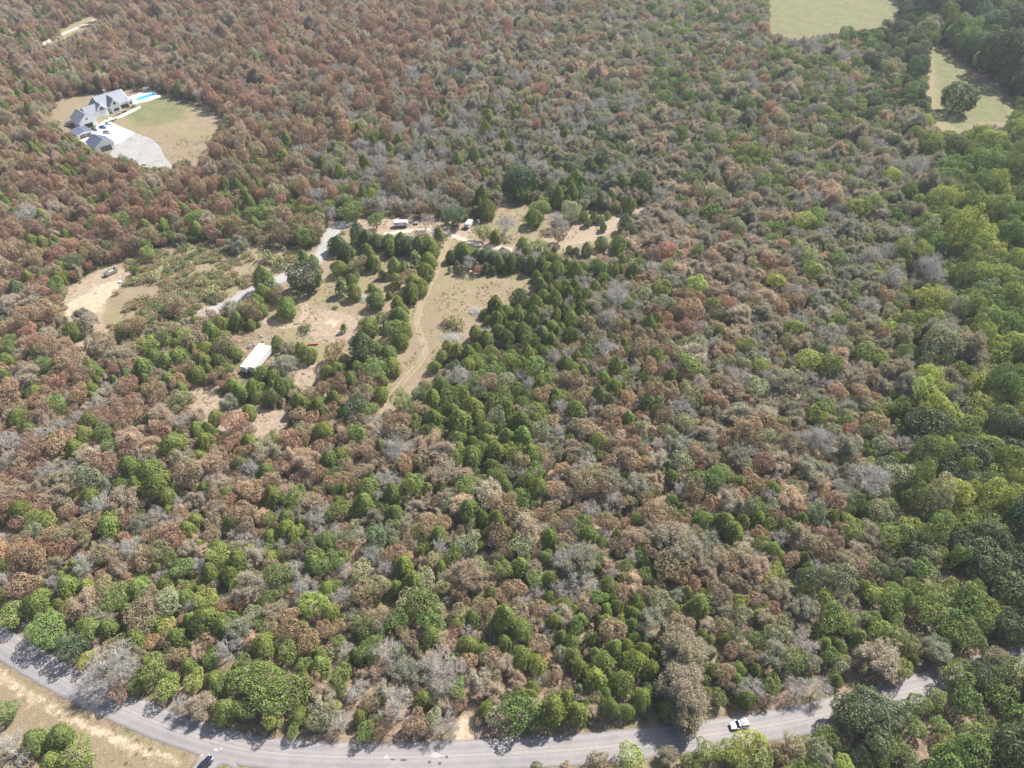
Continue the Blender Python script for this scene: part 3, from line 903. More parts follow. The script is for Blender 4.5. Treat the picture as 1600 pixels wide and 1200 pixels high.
x_, y_, _ = P(188, 441)
setp(MB().loft([[(x_ + r_ * math.cos(2 * math.pi * k / 9) * 1.5, y_ + r_ * math.sin(2 * math.pi * k / 9), z_) for k in range(9)] for r_, z_ in ((.55, 0), (.7, .3), (.45, .55), (.1, .62))]).build('boulder', M_WHITE, bevel=.03), 'small white boulder at the right edge of the sand pit', 'rock')
x_, y_, _ = P(489, 539)
o = empty('steel_beam', (x_, y_, 0), math.radians(4), 'long rusty red steel beam lying on the tan clearing', 'beam')
MB().box(0, 0, .30, 4.2, .06, .5).build('web', M_REDIRON, o)
fl = MB(); fl.box(0, 0, .05, 4.2, .5, .06); fl.box(0, 0, .58, 4.2, .5, .06); fl.build('flanges', M_REDIRON, o)
x_, y_, _ = P(736, 425.5)
setp(MB().loft([[(x_ + r_ * math.cos(2 * math.pi * k / 9) * 1.5, y_ + r_ * math.sin(2 * math.pi * k / 9), z_) for k in range(9)] for r_, z_ in ((.6, 0), (.85, .35), (.6, .8), (.15, .95))]).build('boulder', M_PINKROCK), 'pale pink boulder at the edge of the meadow below the cedar hedge', 'rock')
for u, v, lb in ((409, 526.5, 'white drum beyond the left semi trailer, by the cedar'), (412, 534, 'white drum touching the far end of the semi trailers'), (398, 540, 'white drum left of the semi trailers'), (720, 419, 'white barrel beside the second young pine below the hedge')):
    x_, y_, _ = P(u, v)
    o = empty('drum', (x_, y_, 0), 0, lb, 'drum', 'white drums in the clearing')
    MB().tube((0, 0, 0), (0, 0, .9), .32, n=14).build('barrel', M_WHITE, o)
    dr = MB(); [dr.tube((0, 0, z_), (0, 0, z_ + .04), .345, n=14) for z_ in (.28, .58, .88)]; dr.build('hoops', M_STEEL, o)
x_, y_, _ = P(391, 542)
o = empty('scrap_heap', (x_, y_, 0), .4, 'grey heap of scrap poles left of the semi trailers', 'scrap heap')
sc_ = MB(); rr_ = random.Random(3)
for k in range(26):
    a_ = rr_.uniform(0, 6.28); q_ = rr_.uniform(.8, 1.7)
    sc_.tube((-math.cos(a_) * q_ + rr_.uniform(-.5, .5), -math.sin(a_) * q_, rr_.uniform(.05, .5)), (math.cos(a_) * q_, math.sin(a_) * q_ + rr_.uniform(-.5, .5), rr_.uniform(.1, .9)), .05, n=4)
sc_.build('poles', M_STEEL, o)
# a person by the hedge corner
def brush_pile(u, v, R_, n_, label):
    x, y, _ = P(u, v); o = empty('brush_pile', (x, y, 0), 0, label, 'brush pile', 'grey brush piles in the clearing')
    r = random.Random(int(u)); mb = MB()
    for k in range(n_):
        a_ = r.uniform(0, 6.28); q_ = r.uniform(.4, 1.0) * R_; c_ = (r.gauss(0, .35) * R_, r.gauss(0, .3) * R_)
        mb.tube((c_[0] - math.cos(a_) * q_ * .5, c_[1] - math.sin(a_) * q_ * .5, r.uniform(.0, .5)), (c_[0] + math.cos(a_) * q_ * .5, c_[1] + math.sin(a_) * q_ * .5, r.uniform(.1, 1.3)), r.uniform(.03, .07), .015, n=4)
    mb.build('branches', M_GREYBARK, o)
brush_pile(571, 467, 3.6, 220, 'grey brush pile left of the cedar beside the tyre ruts')
brush_pile(707, 527, 4.5, 300, 'wide grey brush pile on the meadow edge above the lower cedars')
brush_pile(745, 487, 3.6, 200, 'grey brush pile at the right rim of the meadow')
# ------------------------------------------------------------------ tree prototypes
def leaf_quads(c, nrm, size, r, aspect=1.0):
    """small leaf-spray faces: centre, facing, size"""
    n = len(c)
    nrm = nrm / (np.linalg.norm(nrm, axis=1)[:, None] + 1e-9)
    h = r.normal(size=(n, 3)); a = np.cross(nrm, h); a /= (np.linalg.norm(a, axis=1)[:, None] + 1e-9)
    b = np.cross(nrm, a)
    s = size[:, None]
    w = s * .5; l = s * .5 * aspect
    k1 = r.uniform(.35, 1.0, (n, 1)); k2 = r.uniform(.35, 1.0, (n, 1))
    v = np.stack([c - a * w * k1 - b * l, c + a * w - b * l * k2, c + a * w * k2 + b * l, c - a * w + b * l * k1], 1).reshape(-1, 3)
    f = np.arange(4 * n).reshape(n, 4)
    return v, f


def quad_mesh(name, parts, mat, r):
    vs, fs, o = [], [], 0
    for v, f in parts:
        vs.append(v); fs.append(f + o); o += len(v)
    v = np.concatenate(vs); f = np.concatenate(fs)
    return mesh_np(name, v, f, mat, fattr={'rnd': r.random(len(f))})


def prism_mesh(name, segs, mat, n=4):
    """segs: list of (p0,p1,r0,r1) limbs as tapering prisms"""
    vs, fs, o = [], [], 0
    ang = np.arange(n) * 2 * math.pi / n
    for p0, p1, r0, r1 in segs:
        p0 = np.array(p0, float); p1 = np.array(p1, float)
        d = p1 - p0; d /= (np.linalg.norm(d) + 1e-9)
        h = np.array([0, 0, 1.0]) if abs(d[2]) < .9 else np.array([1.0, 0, 0])
        a = np.cross(d, h); a /= np.linalg.norm(a); b = np.cross(d, a)
        for p, q in ((p0, r0), (p1, r1)):
            vs.append(p + (np.cos(ang)[:, None] * a + np.sin(ang)[:, None] * b) * q)
        for i in range(n):
            j = (i + 1) % n
            fs.append((o + i, o + j, o + n + j, o + n + i))
        o += 2 * n
    return mesh_np(name, np.concatenate(vs), np.array(fs), mat)


def limbs(r, H, R, trunk_r, n_main, depth=3, spread=1.0, bend=.5, top=.35, nkid=3, thin=.62, upright=.5):
    """branching skeleton; returns segments and tip points"""
    segs = []; tips = []
    def grow(p, d, L, rad, k):
        nseg = 3
        for i in range(nseg):
            d2 = d + r.normal(size=3) * .16 * bend * 2
            d2[2] += .05 * upright
            d2 /= np.linalg.norm(d2)
            q = p + d2 * L / nseg
            r2 = rad * (.86 if i < nseg - 1 else .7)
            segs.append((p, q, rad, r2)); p, d, rad = q, d2, r2
            if k > 0 and i > 0:
                for _ in range(1 if i < nseg - 1 else nkid):
                    dd = d + r.normal(size=3) * .62 * spread
                    dd[2] += .15 * upright
                    dd /= np.linalg.norm(dd)
                    grow(p, dd, L * r.uniform(.5, .8), rad * thin, k - 1)
            if k == 0: tips.append(p)
    z0 = H * top
    segs.append((np.array([0, 0, -.3]), np.array([0, 0, z0]), trunk_r, trunk_r * .75))
    for i in range(n_main):
        a = 2 * math.pi * (i + r.uniform(-.3, .3)) / n_main
        el = r.uniform(.25, 1.2) if i % 3 else r.uniform(.9, 1.45)
        d = np.array([math.cos(a) * math.cos(el), math.sin(a) * math.cos(el), math.sin(el)])
        L = .52 * math.hypot(R * math.cos(el), (H - z0) * math.sin(el))
        grow(np.array([0, 0, z0 * r.uniform(.75, 1.0)]), d, L, trunk_r * r.uniform(.35, .55), depth - 1)
    return segs, np.array(tips)


def broadleaf(seed, R, H, nl, leaf, dens, base=.28, flat=.85, lobe=(.28, .45), wob=1.0):
    r = np.random.default_rng(seed)
    cz = H * (1 + base) / 2; hz = H * (1 - base) / 2
    cs, rs = [], []
    ax = r.uniform(.82, 1.12, 2); skew = r.normal(size=2) * .12 * R; ph = r.uniform(0, 6.28, 3)
    for i in range(nl):
        # lobes through the crown's volume, more to its shell
        d = r.normal(size=3); d /= np.linalg.norm(d)
        if d[2] < -.35 and (base > .2 or r.random() < (.35 if wob == 1 else .2)): d[2] *= -.7
        az = math.atan2(d[1], d[0])
        k = r.uniform(.42 if wob == 1 else .6, .80) * (1 + wob * .20 * math.sin(2 * az + ph[0]) + wob * .13 * math.sin(3 * az + ph[1])) * (1 + .10 * math.sin(4 * d[2] + ph[2]))
        lr = R * r.uniform(*lobe) * (1.15 if i < nl // 3 else .85)
        c = np.array([d[0] * R * k * ax[0] + skew[0] * (.5 + d[2]), d[1] * R * k * ax[1] + skew[1] * (.5 + d[2]), cz + d[2] * hz * k * flat])
        cs.append(c); rs.append(lr)
    cs.append(np.array([0, 0, cz])); rs.append(R * (.62 if wob == 1 else .8))
    cs.append(np.array([0, 0, cz - hz * .35])); rs.append(R * (.66 if wob == 1 else .78))
    cs = np.array(cs); rs = np.array(rs)
    pts, nrm = [], []
    for c, q in zip(cs, rs):
        n = int(dens * 4 * math.pi * q * q / (leaf * leaf))
        d = r.normal(size=(n, 3)); d /= np.linalg.norm(d, axis=1)[:, None]
        rad = q * (1 - np.abs(r.normal(size=(n, 1))) * .16) * (1 + .10 * np.sin(d[:, :1] * 9 + seed) * np.cos(d[:, 1:2] * 8))
        p = c + d * rad * np.array([1, 1, .85])
        pts.append(p); nrm.append(d)
    p = np.concatenate(pts); d = np.concatenate(nrm)
    dist = np.linalg.norm(p[:, None, :] - cs[None], axis=2) / rs[None]
    keep = (np.sort(dist, axis=1)[:, 0] > .74)
    p, d = p[keep], d[keep]
    d = d + r.normal(size=d.shape) * .55 + np.array([0, 0, .25])
    sz = leaf * r.uniform(.65, 1.35, len(p))
    leaves = quad_mesh('leaf_crown', [leaf_quads(p, d, sz, r)], M_LEAF, r)
    segs, tips = limbs(r, H * .86, R * .7, R * .055 + .08, 6, 2, nkid=2)
    bark = prism_mesh('trunk', segs, M_BARK, 5)
    return bark, leaves, cz, R, H


def cedar(seed, R, H, leaf=.18, dens=1.15, point=.75, fat=.30):
    r = np.random.default_rng(seed)
    area = 2 * math.pi * R * H * .75
    n = int(dens * area / (leaf * leaf) * 1.5)
    ph = r.uniform(0, 6.28, 8)
    t = r.beta(1.1, 1.25, n)                      # 0 base .. 1 tip
    a = r.uniform(0, 2 * math.pi, n)
    prof = np.where(t < fat, np.sqrt(np.clip(1 - ((fat - t) / fat) ** 2 * .75, 0, 1)), np.clip(1 - ((t - fat) / (1 - fat)) ** 2, 0, 1) ** point)
    bump = 1 + .12 * np.sin(3 * a + ph[0] + 4 * t) + .11 * np.sin(7 * a + ph[1] - 9 * t) + .10 * np.sin(13 * a + ph[2]) * np.sin(22 * t + ph[3]) + .05 * np.sin(19 * a + ph[4] + 30 * t)
    k = 1 - np.abs(r.normal(size=n)) * .13
    rad = R * prof * bump * k + .05
    lean = r.normal(size=2) * .03
    z = .25 + t * (H - .25)
    p = np.stack([np.cos(a) * rad + lean[0] * z, np.sin(a) * rad + lean[1] * z, z + r.normal(size=n) * .1], 1)
    nz = .25 + .9 * np.clip(t - .3, 0, 1)
    d = np.stack([np.cos(a), np.sin(a), nz], 1) + r.normal(size=(n, 3)) * .5
    sz = leaf * r.uniform(.6, 1.4, n)
    leaves = quad_mesh('needle_crown', [leaf_quads(p, d, sz, r, 1.5)], M_LEAF, r)
    bark = prism_mesh('trunk', [((0, 0, -.3), (0, 0, H * .5), .14, .08), ((0, 0, H * .5), (0, 0, H * .93), .08, .02)], M_BARK, 5)
    return bark, leaves, H * .46, R, H


def bare(seed, R, H, nm=8, depth=4, leafy=0.0, leaf=.26, twig=.03, bark_mat=None):
    r = np.random.default_rng(seed)
    segs, tips = limbs(r, H, R, .17 * R / 4 + .06, nm, depth, spread=.95, bend=.55, top=.3, nkid=3, thin=.66, upright=.3)
    segs = [(a, b, max(q, twig), max(w, twig * .7)) for a, b, q, w in segs]
    bark = prism_mesh('branches', segs, bark_mat or M_GREYBARK, 3)
    parts = []
    # fine twigs at the tips, and what leaves are left
    n = len(tips); m = 2 if R < 6 else 1
    c = np.repeat(tips, m, 0) + r.normal(size=(n * m, 3)) * .22
    d = r.normal(size=(n * m, 3))
    parts.append(leaf_quads(c, d, np.full(n * m, .04) * r.uniform(.7, 1.3, n * m), r, 10.0))
    if leafy > 0:
        m = max(1, int(leafy * 9))
        c = np.repeat(tips, m, 0) + r.normal(size=(n * m, 3)) * np.array([.42, .42, .3])
        keep = r.random(len(c)) < (.55 + .45 * np.sin(c[:, 0] * 1.3 + seed) * np.cos(c[:, 1] * 1.1))
        c = c[keep]
        parts.append(leaf_quads(c, r.normal(size=c.shape) + np.array([0, 0, .5]), leaf * r.uniform(.6, 1.3, len(c)), r))
    leaves = quad_mesh('twig_crown', parts, M_LEAF, r)
    ext = np.percentile(np.hypot(tips[:, 0], tips[:, 1]), 92); hh = np.percentile(tips[:, 2], 96)
    return bark, leaves, hh * .66, float(ext), float(hh)


def young_pine(seed, R, H):
    r = np.random.default_rng(seed)
    segs = [((0, 0, -.2), (0, 0, H), .09, .02)]; c = []
    for k in range(7):
        z = H * (.18 + .8 * k / 7); L = R * (1.05 - .85 * k / 7)
        for i in range(6):
            a = i * math.pi / 3 + k * .5 + r.uniform(-.2, .2)
            e = np.array([math.cos(a) * L, math.sin(a) * L, z + L * .35])
            segs.append((np.array([0, 0, z]), e, .03, .012))
            q = r.uniform(.3, 1.05, 22)[:, None]
            c.append(np.array([0, 0, z]) + (e - np.array([0, 0, z])) * q + r.normal(size=(22, 3)) * .13)
    c = np.concatenate(c)
    leaves = quad_mesh('needle_crown', [leaf_quads(c, r.normal(size=c.shape) + np.array([0, 0, .6]), .24 * r.uniform(.6, 1.3, len(c)), r)], M_LEAF, r)
    return prism_mesh('trunk', segs, M_BARK, 4), leaves, H * .5, R, H


def bush(seed, R, H, leaf=.2, dens=.8):
    r = np.random.default_rng(seed)
    n = int(dens * 2 * math.pi * R * R / leaf / leaf * 1.6)
    a = r.uniform(0, 6.28, n); q = np.sqrt(r.random(n)) * R * (1 + .25 * np.sin(3 * a + seed))
    z = H * np.sqrt(np.clip(1 - (q / R / 1.3) ** 2, 0.02, 1)) * r.uniform(.3, 1.05, n) * (1 + .25 * np.sin(q * 5 + seed))
    c = np.stack([np.cos(a) * q, np.sin(a) * q, z], 1)
    leaves = quad_mesh('leaf_crown', [leaf_quads(c, r.normal(size=c.shape) * .7 + np.array([0, 0, .7]), leaf * r.uniform(.6, 1.4, n), r)], M_LEAF, r)
    segs = [((0, 0, -.1), (math.cos(k) * R * .6, math.sin(k) * R * .6, H * .7), .03, .012) for k in range(0, 6)]
    return prism_mesh('stems', segs, M_BARK, 3), leaves, H * .5, R, H


PROTO = {}
PROTO['broad'] = [broadleaf(11 + i, 3.6, 7.6 + .5 * (i % 2), 20 + 3 * i, .23, .66, .12) for i in range(5)]
PROTO['broad'] += [broadleaf(21 + i, 6.0, 11.0, 48 + 5 * i, .27, .70, .08, .92, (.20, .34), .7) for i in range(3)]
PROTO['big'] = [broadleaf(31 + i, 7.6, 13.8, 95 + 10 * i, .34, .85, .04, .95, (.17, .27), .35) for i in range(3)]
PROTO['cedar'] = [cedar(51, 2.9, 7.0, point=.68), cedar(52, 2.9, 6.6, point=.62, fat=.36), cedar(53, 2.7, 7.6, point=.8, fat=.28),
                  cedar(54, 3.0, 6.2, point=.6, fat=.42), cedar(55, 2.5, 7.2, point=.7)]
PROTO['bare'] = [bare(71 + i, 4.0, 8.4, 8 + i % 3) for i in range(4)]
PROTO['thin'] = [bare(81 + i, 3.8, 8.0, 9, 4, .75 + .2 * i, .23) for i in range(4)]
PROTO['thin'] += [bare(61 + i, 7.0, 12.0, 12, 5, .55 + .2 * i, .27) for i in range(2)]
PROTO['bare'] += [bare(65 + i, 7.0, 12.0, 11, 5) for i in range(2)]
print('faces', {k: [len(p[1].polygons) + len(p[0].polygons) for p in v] for k, v in PROTO.items()})
PROTO['pine'] = [young_pine(91, 1.25, 4.0), young_pine(92, 1.4, 3.6)]
PROTO['bush'] = [bush(95, 1.3, 1.5), bush(96, 1.5, 1.3), bush(97, 1.1, 1.6, .17)]
PROTO['tuft'] = [bush(98, .5, .35, .13, .5), bush(99, .7, .3, .14, .35)]

# kind letter: prototype family, object name, category, look, tint, second tint
G = 1.0
KIND = {
    'c': ('cedar', 'cedar_tree', 'cedar', 'olive-green cedar', (.190, .228, .052), (.140, .176, .046)),
    'e': ('cedar', 'cedar_tree', 'cedar', 'dark green cedar', (0.101, 0.137, 0.054), (0.129, 0.157, 0.058)),
    'g': ('broad', 'leafy_tree', 'tree', 'green leafy tree', (.185, .238, .062), (.138, .182, .054)),
    'G': ('broad', 'leafy_tree', 'tree', 'fresh green leafy tree', (.190, .235, .062), (.140, .180, .055)),
    'y': ('broad', 'leafy_tree', 'tree', 'yellow-green leafy tree', (.310, .335, .080), (.215, .255, .070)),
    'Y': ('broad', 'leafy_tree', 'tree', 'bright yellow leafy tree', (0.550, 0.470, 0.101), (0.336, 0.358, 0.095)),
    'd': ('broad', 'leafy_tree', 'tree', 'dark green leafy tree', (0.112, 0.148, 0.074), (0.140, 0.170, 0.078)),
    'D': ('big', 'leafy_tree', 'tree', 'broad dark green leafy tree', (0.085, 0.112, 0.052), (0.115, 0.143, 0.062)),
    'b': ('broad', 'leafy_tree', 'tree', 'brown-leaved tree', (.315, .218, .140), (.250, .200, .112)),
    'r': ('broad', 'leafy_tree', 'tree', 'rust-red leafy tree', (.325, .185, .135), (.270, .188, .118)),
    'm': ('broad', 'leafy_tree', 'tree', 'half brown half green tree', (0.196, 0.196, 0.090), (0.286, 0.202, 0.121)),
    'o': ('broad', 'leafy_tree', 'tree', 'pale olive leafy tree', (0.302, 0.293, 0.157), (0.224, 0.230, 0.121)),
    'p': ('thin', 'thinning_tree', 'tree', 'half-bare tan tree', (.420, .325, .235), (.345, .290, .195)),
    'q': ('thin', 'thinning_tree', 'tree', 'half-bare grey-green tree', (.285, .262, .175), (.245, .232, .150)),
    'k': ('bare', 'bare_tree', 'bare tree', 'leafless grey tree', (.31, .285, .25), (.26, .24, .205)),
    'j': ('pine', 'young_pine', 'young pine', 'green young pine', (0.196, 0.230, 0.084), (0.162, 0.202, 0.076)),
    's': ('bush', 'bush', 'bush', 'olive bush', (0.280, 0.274, 0.123), (0.213, 0.224, 0.101)),
    't': ('bush', 'bush', 'bush', 'brown bush', (0.347, 0.252, 0.168), (0.280, 0.230, 0.140)),
    'u': ('bush', 'bush', 'bush', 'dark green bush', (0.118, 0.151, 0.065), (0.140, 0.170, 0.073)),
}

# trees one by one, read crop by crop: origin of the crop, then kind x y radius in quarter pixels
TRACED = [
(0, 900, """r 120 55 90;k 330 40 60;c 420 75 75;c 545 75 55;o 640 60 60;g 740 130 80;b 885 225 125;c 950 300 70;o 1060 160 80;k 1215 175 60;y 1310 140 70;b 1400 190 60;b 1490 170 50;y 1470 60 60;c 1265 290 100;c 1400 330 85;g 60 250 80;c 230 170 90;g 300 310 120;m 430 230 70;p 520 160 80;p 640 260 70;c 560 330 90;d 440 450 90;k 690 560 150;q 860 490 60;c 840 410 85;b 980 400 50;c 1120 400 75;p 1250 450 60;k 1430 460 80;p 1570 390 50;m 1060 510 60;g 950 600 90;g 860 690 50;y 1060 690 80;y 1190 660 65;p 1240 800 80;k 1130 790 55;y 540 500 55;r 740 720 60;c 1340 660 70;c 1180 570 60;g 1510 640 110;c 1410 840 85;g 1550 820 80;c 690 330 60;b 1330 60 50;g 160 40 50;c 20 440 1;g 40 850 75;k 60 1060 110;c 220 1040 80;c 370 1010 80;g 480 1120 100;c 320 1170 60;t 180 1170 45;s 560 1150 40;r 80 90 50;c 380 190 60;o 1580 230 60;b 930 110 60;m 800 60 55;c 1030 60 60;o 1120 90 50"""),
(400, 900, """g 60 640 120;g 110 800 110;g 220 720 100;g 60 780 100;y 100 890 70;c 260 870 60;c 40 440 80;k 300 70 80;k 540 110 70;y 350 190 85;m 220 330 80;m 330 400 85;b 430 330 65;b 290 440 60;c 470 230 60;b 690 200 50;m 680 100 90;b 720 260 75;o 940 130 75;g 1030 190 120;g 900 250 70;g 1100 290 80;c 1110 370 75;b 960 380 55;c 440 80 55;g 500 60 40;c 1320 430 75;c 1410 470 55;r 1240 340 55;m 520 320 50;k 570 460 60;k 830 460 100;c 640 500 55;c 400 570 70;g 530 620 80;p 720 600 60;q 930 600 85;k 1170 600 140;g 1260 690 70;k 640 730 75;k 880 790 120;p 830 700 60;c 1040 770 65;q 430 800 80;p 400 700 60;o 420 900 80;k 540 900 80;g 670 960 60;m 760 960 60;b 960 920 70;r 1030 960 50;k 1190 930 80;k 1220 830 50;o 1100 900 60;p 1400 640 75;r 1290 780 50;b 1490 480 50;b 1395 905 34;r 1400 860 34;c 1440 840 60;p 1490 720 60;p 1560 560 60;c 1550 420 60;b 1540 120 55;r 1570 210 50;m 1380 180 60;k 1330 350 50;g 1470 320 55;c 310 640 60;b 350 650 60;y 480 820 50;g 680 340 70;q 130 200 70;m 90 320 60;g 180 490 70;o 1180 60 60;b 1260 110 50;c 1350 270 55;d 760 330 60;g 890 470 50;r 640 130 40"""),
(800, 900, """c 325 180 55;c 430 270 50;b 470 200 55;c 590 220 50;c 570 290 50;c 760 240 55;c 780 150 50;c 750 320 55;c 770 390 50;k 430 40 90;c 600 60 70;b 170 190 70;b 60 220 70;p 130 290 60;c 270 290 60;b 170 430 70;c 60 500 75;c 150 560 70;c 370 420 60;c 500 390 50;c 380 490 60;c 420 580 65;c 560 540 80;c 520 640 80;c 630 450 60;c 710 440 55;c 870 580 68;e 425 715 45;b 290 620 40;b 340 700 45;c 680 660 85;c 820 760 75;c 610 820 70;b 600 850 45;c 720 850 55;c 250 840 100;g 60 850 110;c 410 850 75;p 500 840 45;c 130 700 50;p 30 640 50;o 930 160 80;b 1040 290 85;q 880 290 85;b 1300 110 70;c 1170 190 75;r 1520 130 55;y 1430 170 55;o 1440 230 60;y 1530 220 40;p 1230 310 50;c 1190 360 40;m 1320 300 55;q 1070 440 130;p 1080 700 145;q 1110 820 120;c 1250 600 55;c 1250 470 35;r 1360 460 50;c 1420 580 50;c 1400 650 50;g 1300 750 60;k 1500 690 85;c 1460 770 60;b 1580 770 50;c 1530 580 50;d 1400 360 55;c 1330 390 45;g 1550 410 60;m 1480 520 50;r 1140 60 50;q 1040 120 50;m 550 1140 60;y 760 1120 95;q 970 1120 60;g 1100 1140 60;g 1230 1100 70;y 1350 1060 75;y 1480 1050 85;y 1420 1150 75;g 1560 1130 80;y 1560 1030 50;g 150 1180 35;t 340 1175 25;b 480 470 30;k 620 340 1"""),
(1200, 900, """y 690 120 80;g 760 170 85;g 800 240 70;y 690 320 65;g 800 340 60;q 230 180 85;y 370 140 70;q 470 170 75;k 560 240 60;q 60 80 70;r 30 200 50;o 60 370 70;k 230 450 90;k 180 680 85;k 310 690 85;p 700 510 110;q 760 580 90;b 640 450 50;g 860 560 65;c 880 500 50;c 450 460 55;c 420 650 45;c 500 340 60;c 320 340 55;c 350 430 60;g 20 680 60;d 640 820 160;d 760 900 130;d 700 1040 100;D 560 880 150;g 380 990 70;g 930 790 80;g 1060 780 65;g 940 960 65;g 1080 920 60;y 1120 1010 60;y 1090 1120 90;g 960 120 60;g 1050 130 100;y 1130 80 65;g 1010 230 90;g 1300 90 80;y 1420 200 70;g 1370 300 70;g 1150 350 80;q 1060 460 80;g 1290 400 80;g 1140 560 60;g 1200 640 100;g 1350 650 80;g 1240 800 100;y 1480 620 70;g 1480 760 90;q 1440 530 80;g 1300 960 90;g 1400 950 70;g 1240 1060 80;g 1530 1050 80;D 1500 60 140;D 1540 320 130;D 1330 640 105;D 1440 600 105;g 1560 590 110;g 1250 700 70;D 1570 700 100;g 800 1080 85;d 860 1150 70;g 740 1130 60;d 1080 420 60;m 930 450 60;c 610 90 70;c 770 80 55;y 480 1150 60;q 370 1120 60;d 560 1130 60;o 180 1070 75;m 60 1100 60;b 110 1130 50;q 1180 180 1;g 620 260 60;c 560 380 55;k 570 430 40;q 590 520 60;g 900 400 60"""),
(0, 600, """b 40 60 80;r 30 110 50;r 250 130 50;r 230 190 60;c 120 220 70;r 90 290 50;c 180 290 60;c 210 50 50;g 360 130 65;g 630 310 60;c 550 240 60;g 700 370 60;c 480 410 65;r 220 400 90;b 330 380 80;k 300 540 70;k 440 500 60;r 660 490 75;r 720 520 50;c 1090 380 90;o 1110 110 85;k 1140 220 70;b 870 190 70;b 780 260 65;c 940 230 50;r 1020 300 70;p 1170 350 60;r 910 350 50;b 980 90 70;r 1110 560 75;c 930 580 110;c 1010 640 100;c 880 640 70;c 1050 710 70;o 930 500 60;k 650 740 80;k 810 1020 80;c 680 900 85;b 520 880 80;g 220 830 60;y 300 850 60;r 120 860 55;r 270 780 60;r 420 790 60;q 380 600 80;q 380 690 70;k 980 810 60;p 860 460 60;k 1100 870 60;r 1080 960 75;q 870 880 75;c 1220 860 60;b 1340 860 60;r 1490 210 75;r 1540 290 60;c 1350 210 50;q 1430 110 50;r 1440 360 60;b 1390 430 60;c 1260 460 60;b 1240 510 35;e 1510 500 60;c 1560 360 50;p 1390 620 75;p 1210 720 60;k 1260 700 50;b 1500 800 80;b 1540 890 60;c 1430 880 50;k 660 1000 60;k 540 1120 80;y 1390 1090 70;g 1130 1140 70;c 1340 1020 60;p 600 1010 40;b 330 930 60;r 170 990 50;b 100 970 50;b 120 1060 80;c 1560 170 48;c 1510 50 60;b 800 780 1;p 1180 1030 60;k 1230 1130 60;q 330 1140 60;c 480 1140 55;p 640 60 50;p 300 230 60"""),
(400, 600, """r 340 210 55;b 340 290 60;c 280 120 60;c 400 120 55;r 470 140 40;d 590 150 80;e 100 80 60;g 720 150 55;c 780 60 55;c 690 40 50;k 710 240 60;b 870 240 90;b 900 290 80;g 640 310 65;p 550 310 55;k 770 300 60;k 870 400 90;k 1000 380 60;p 1150 430 75;p 1180 540 80;p 1130 590 75;m 1050 480 60;k 830 600 80;q 860 640 60;c 1330 460 75;g 1390 440 60;c 1250 340 65;c 1110 210 60;c 1160 180 50;c 1280 240 80;c 1350 150 75;c 1230 170 60;g 1500 110 80;c 1560 170 60;c 1440 290 70;c 1390 220 60;c 1490 430 70;c 1570 340 60;p 1270 750 75;p 1200 690 60;p 1480 700 90;p 1400 640 60;g 240 710 75;c 60 550 60;c 110 700 70;r 260 600 45;c 530 450 60;c 460 480 60;r 380 390 45;b 310 440 50;b 400 560 60;b 560 590 60;c 700 660 85;c 680 750 70;k 380 840 80;k 440 780 60;p 1000 770 55;m 1090 870 70;c 1130 950 60;g 1000 940 50;o 1340 1000 75;q 1240 970 50;b 1500 960 75;b 1550 1050 50;d 750 950 75;b 880 1040 75;k 720 1060 70;k 800 1150 75;c 920 1130 70;g 380 1060 70;g 440 1130 75;c 360 1130 60;k 250 1150 70;k 540 1150 60;c 80 1090 60;c 240 950 60;c 90 960 55;c 200 840 60;g 90 840 60;m 220 1040 60;b 90 1160 60;g 1020 1040 40;g 1550 1150 60;r 230 360 60;b 180 370 50;p 230 430 50;c 870 810 60;d 600 940 60;k 640 950 60;k 500 930 60;c 990 180 50;g 920 110 70;c 1000 230 50;o 1120 1090 60"""),
(800, 600, """e 550 90 70;b 720 80 50;r 790 190 45;r 650 240 50;c 730 220 50;g 870 120 70;k 1050 140 80;k 1090 180 60;c 400 180 75;b 260 230 55;c 60 130 60;c 150 170 60;c 60 340 70;c 60 240 70;c 150 230 60;m 50 480 60;c 120 420 50;b 480 260 70;k 920 390 60;k 480 490 80;q 1420 200 80;q 1240 480 60;g 1230 600 90;g 1150 590 70;g 1300 560 80;b 1490 570 60;m 1510 640 70;p 1250 300 70;q 1390 440 75;b 770 490 70;o 820 290 60;o 980 290 60;c 715 590 40;k 640 730 70;c 1010 730 50;e 970 770 40;e 750 750 45;r 430 770 45;r 360 820 50;g 60 730 65;o 70 820 60;r 170 820 45;m 260 840 60;c 450 870 60;c 480 950 75;m 600 860 70;c 780 850 50;r 710 870 40;b 340 960 55;q 430 1110 120;k 400 1080 90;q 1030 1000 150;p 1010 950 100;m 1000 1120 120;c 1190 860 70;c 1340 870 75;c 1380 930 70;r 1240 980 35;b 1260 740 55;d 1500 770 70;g 1540 760 60;q 1430 1060 75;p 1520 1090 60;g 700 1140 60;g 840 1170 50;g 820 1080 60;r 160 1010 50;o 70 1010 75;c 50 1140 60;p 140 1130 50;g 1560 1010 60;b 1080 850 40;c 1060 820 40;b 680 1020 60;p 850 910 50;c 560 1000 50;b 1550 920 50;q 610 340 1;p 330 680 60;p 900 600 60;b 630 370 50"""),
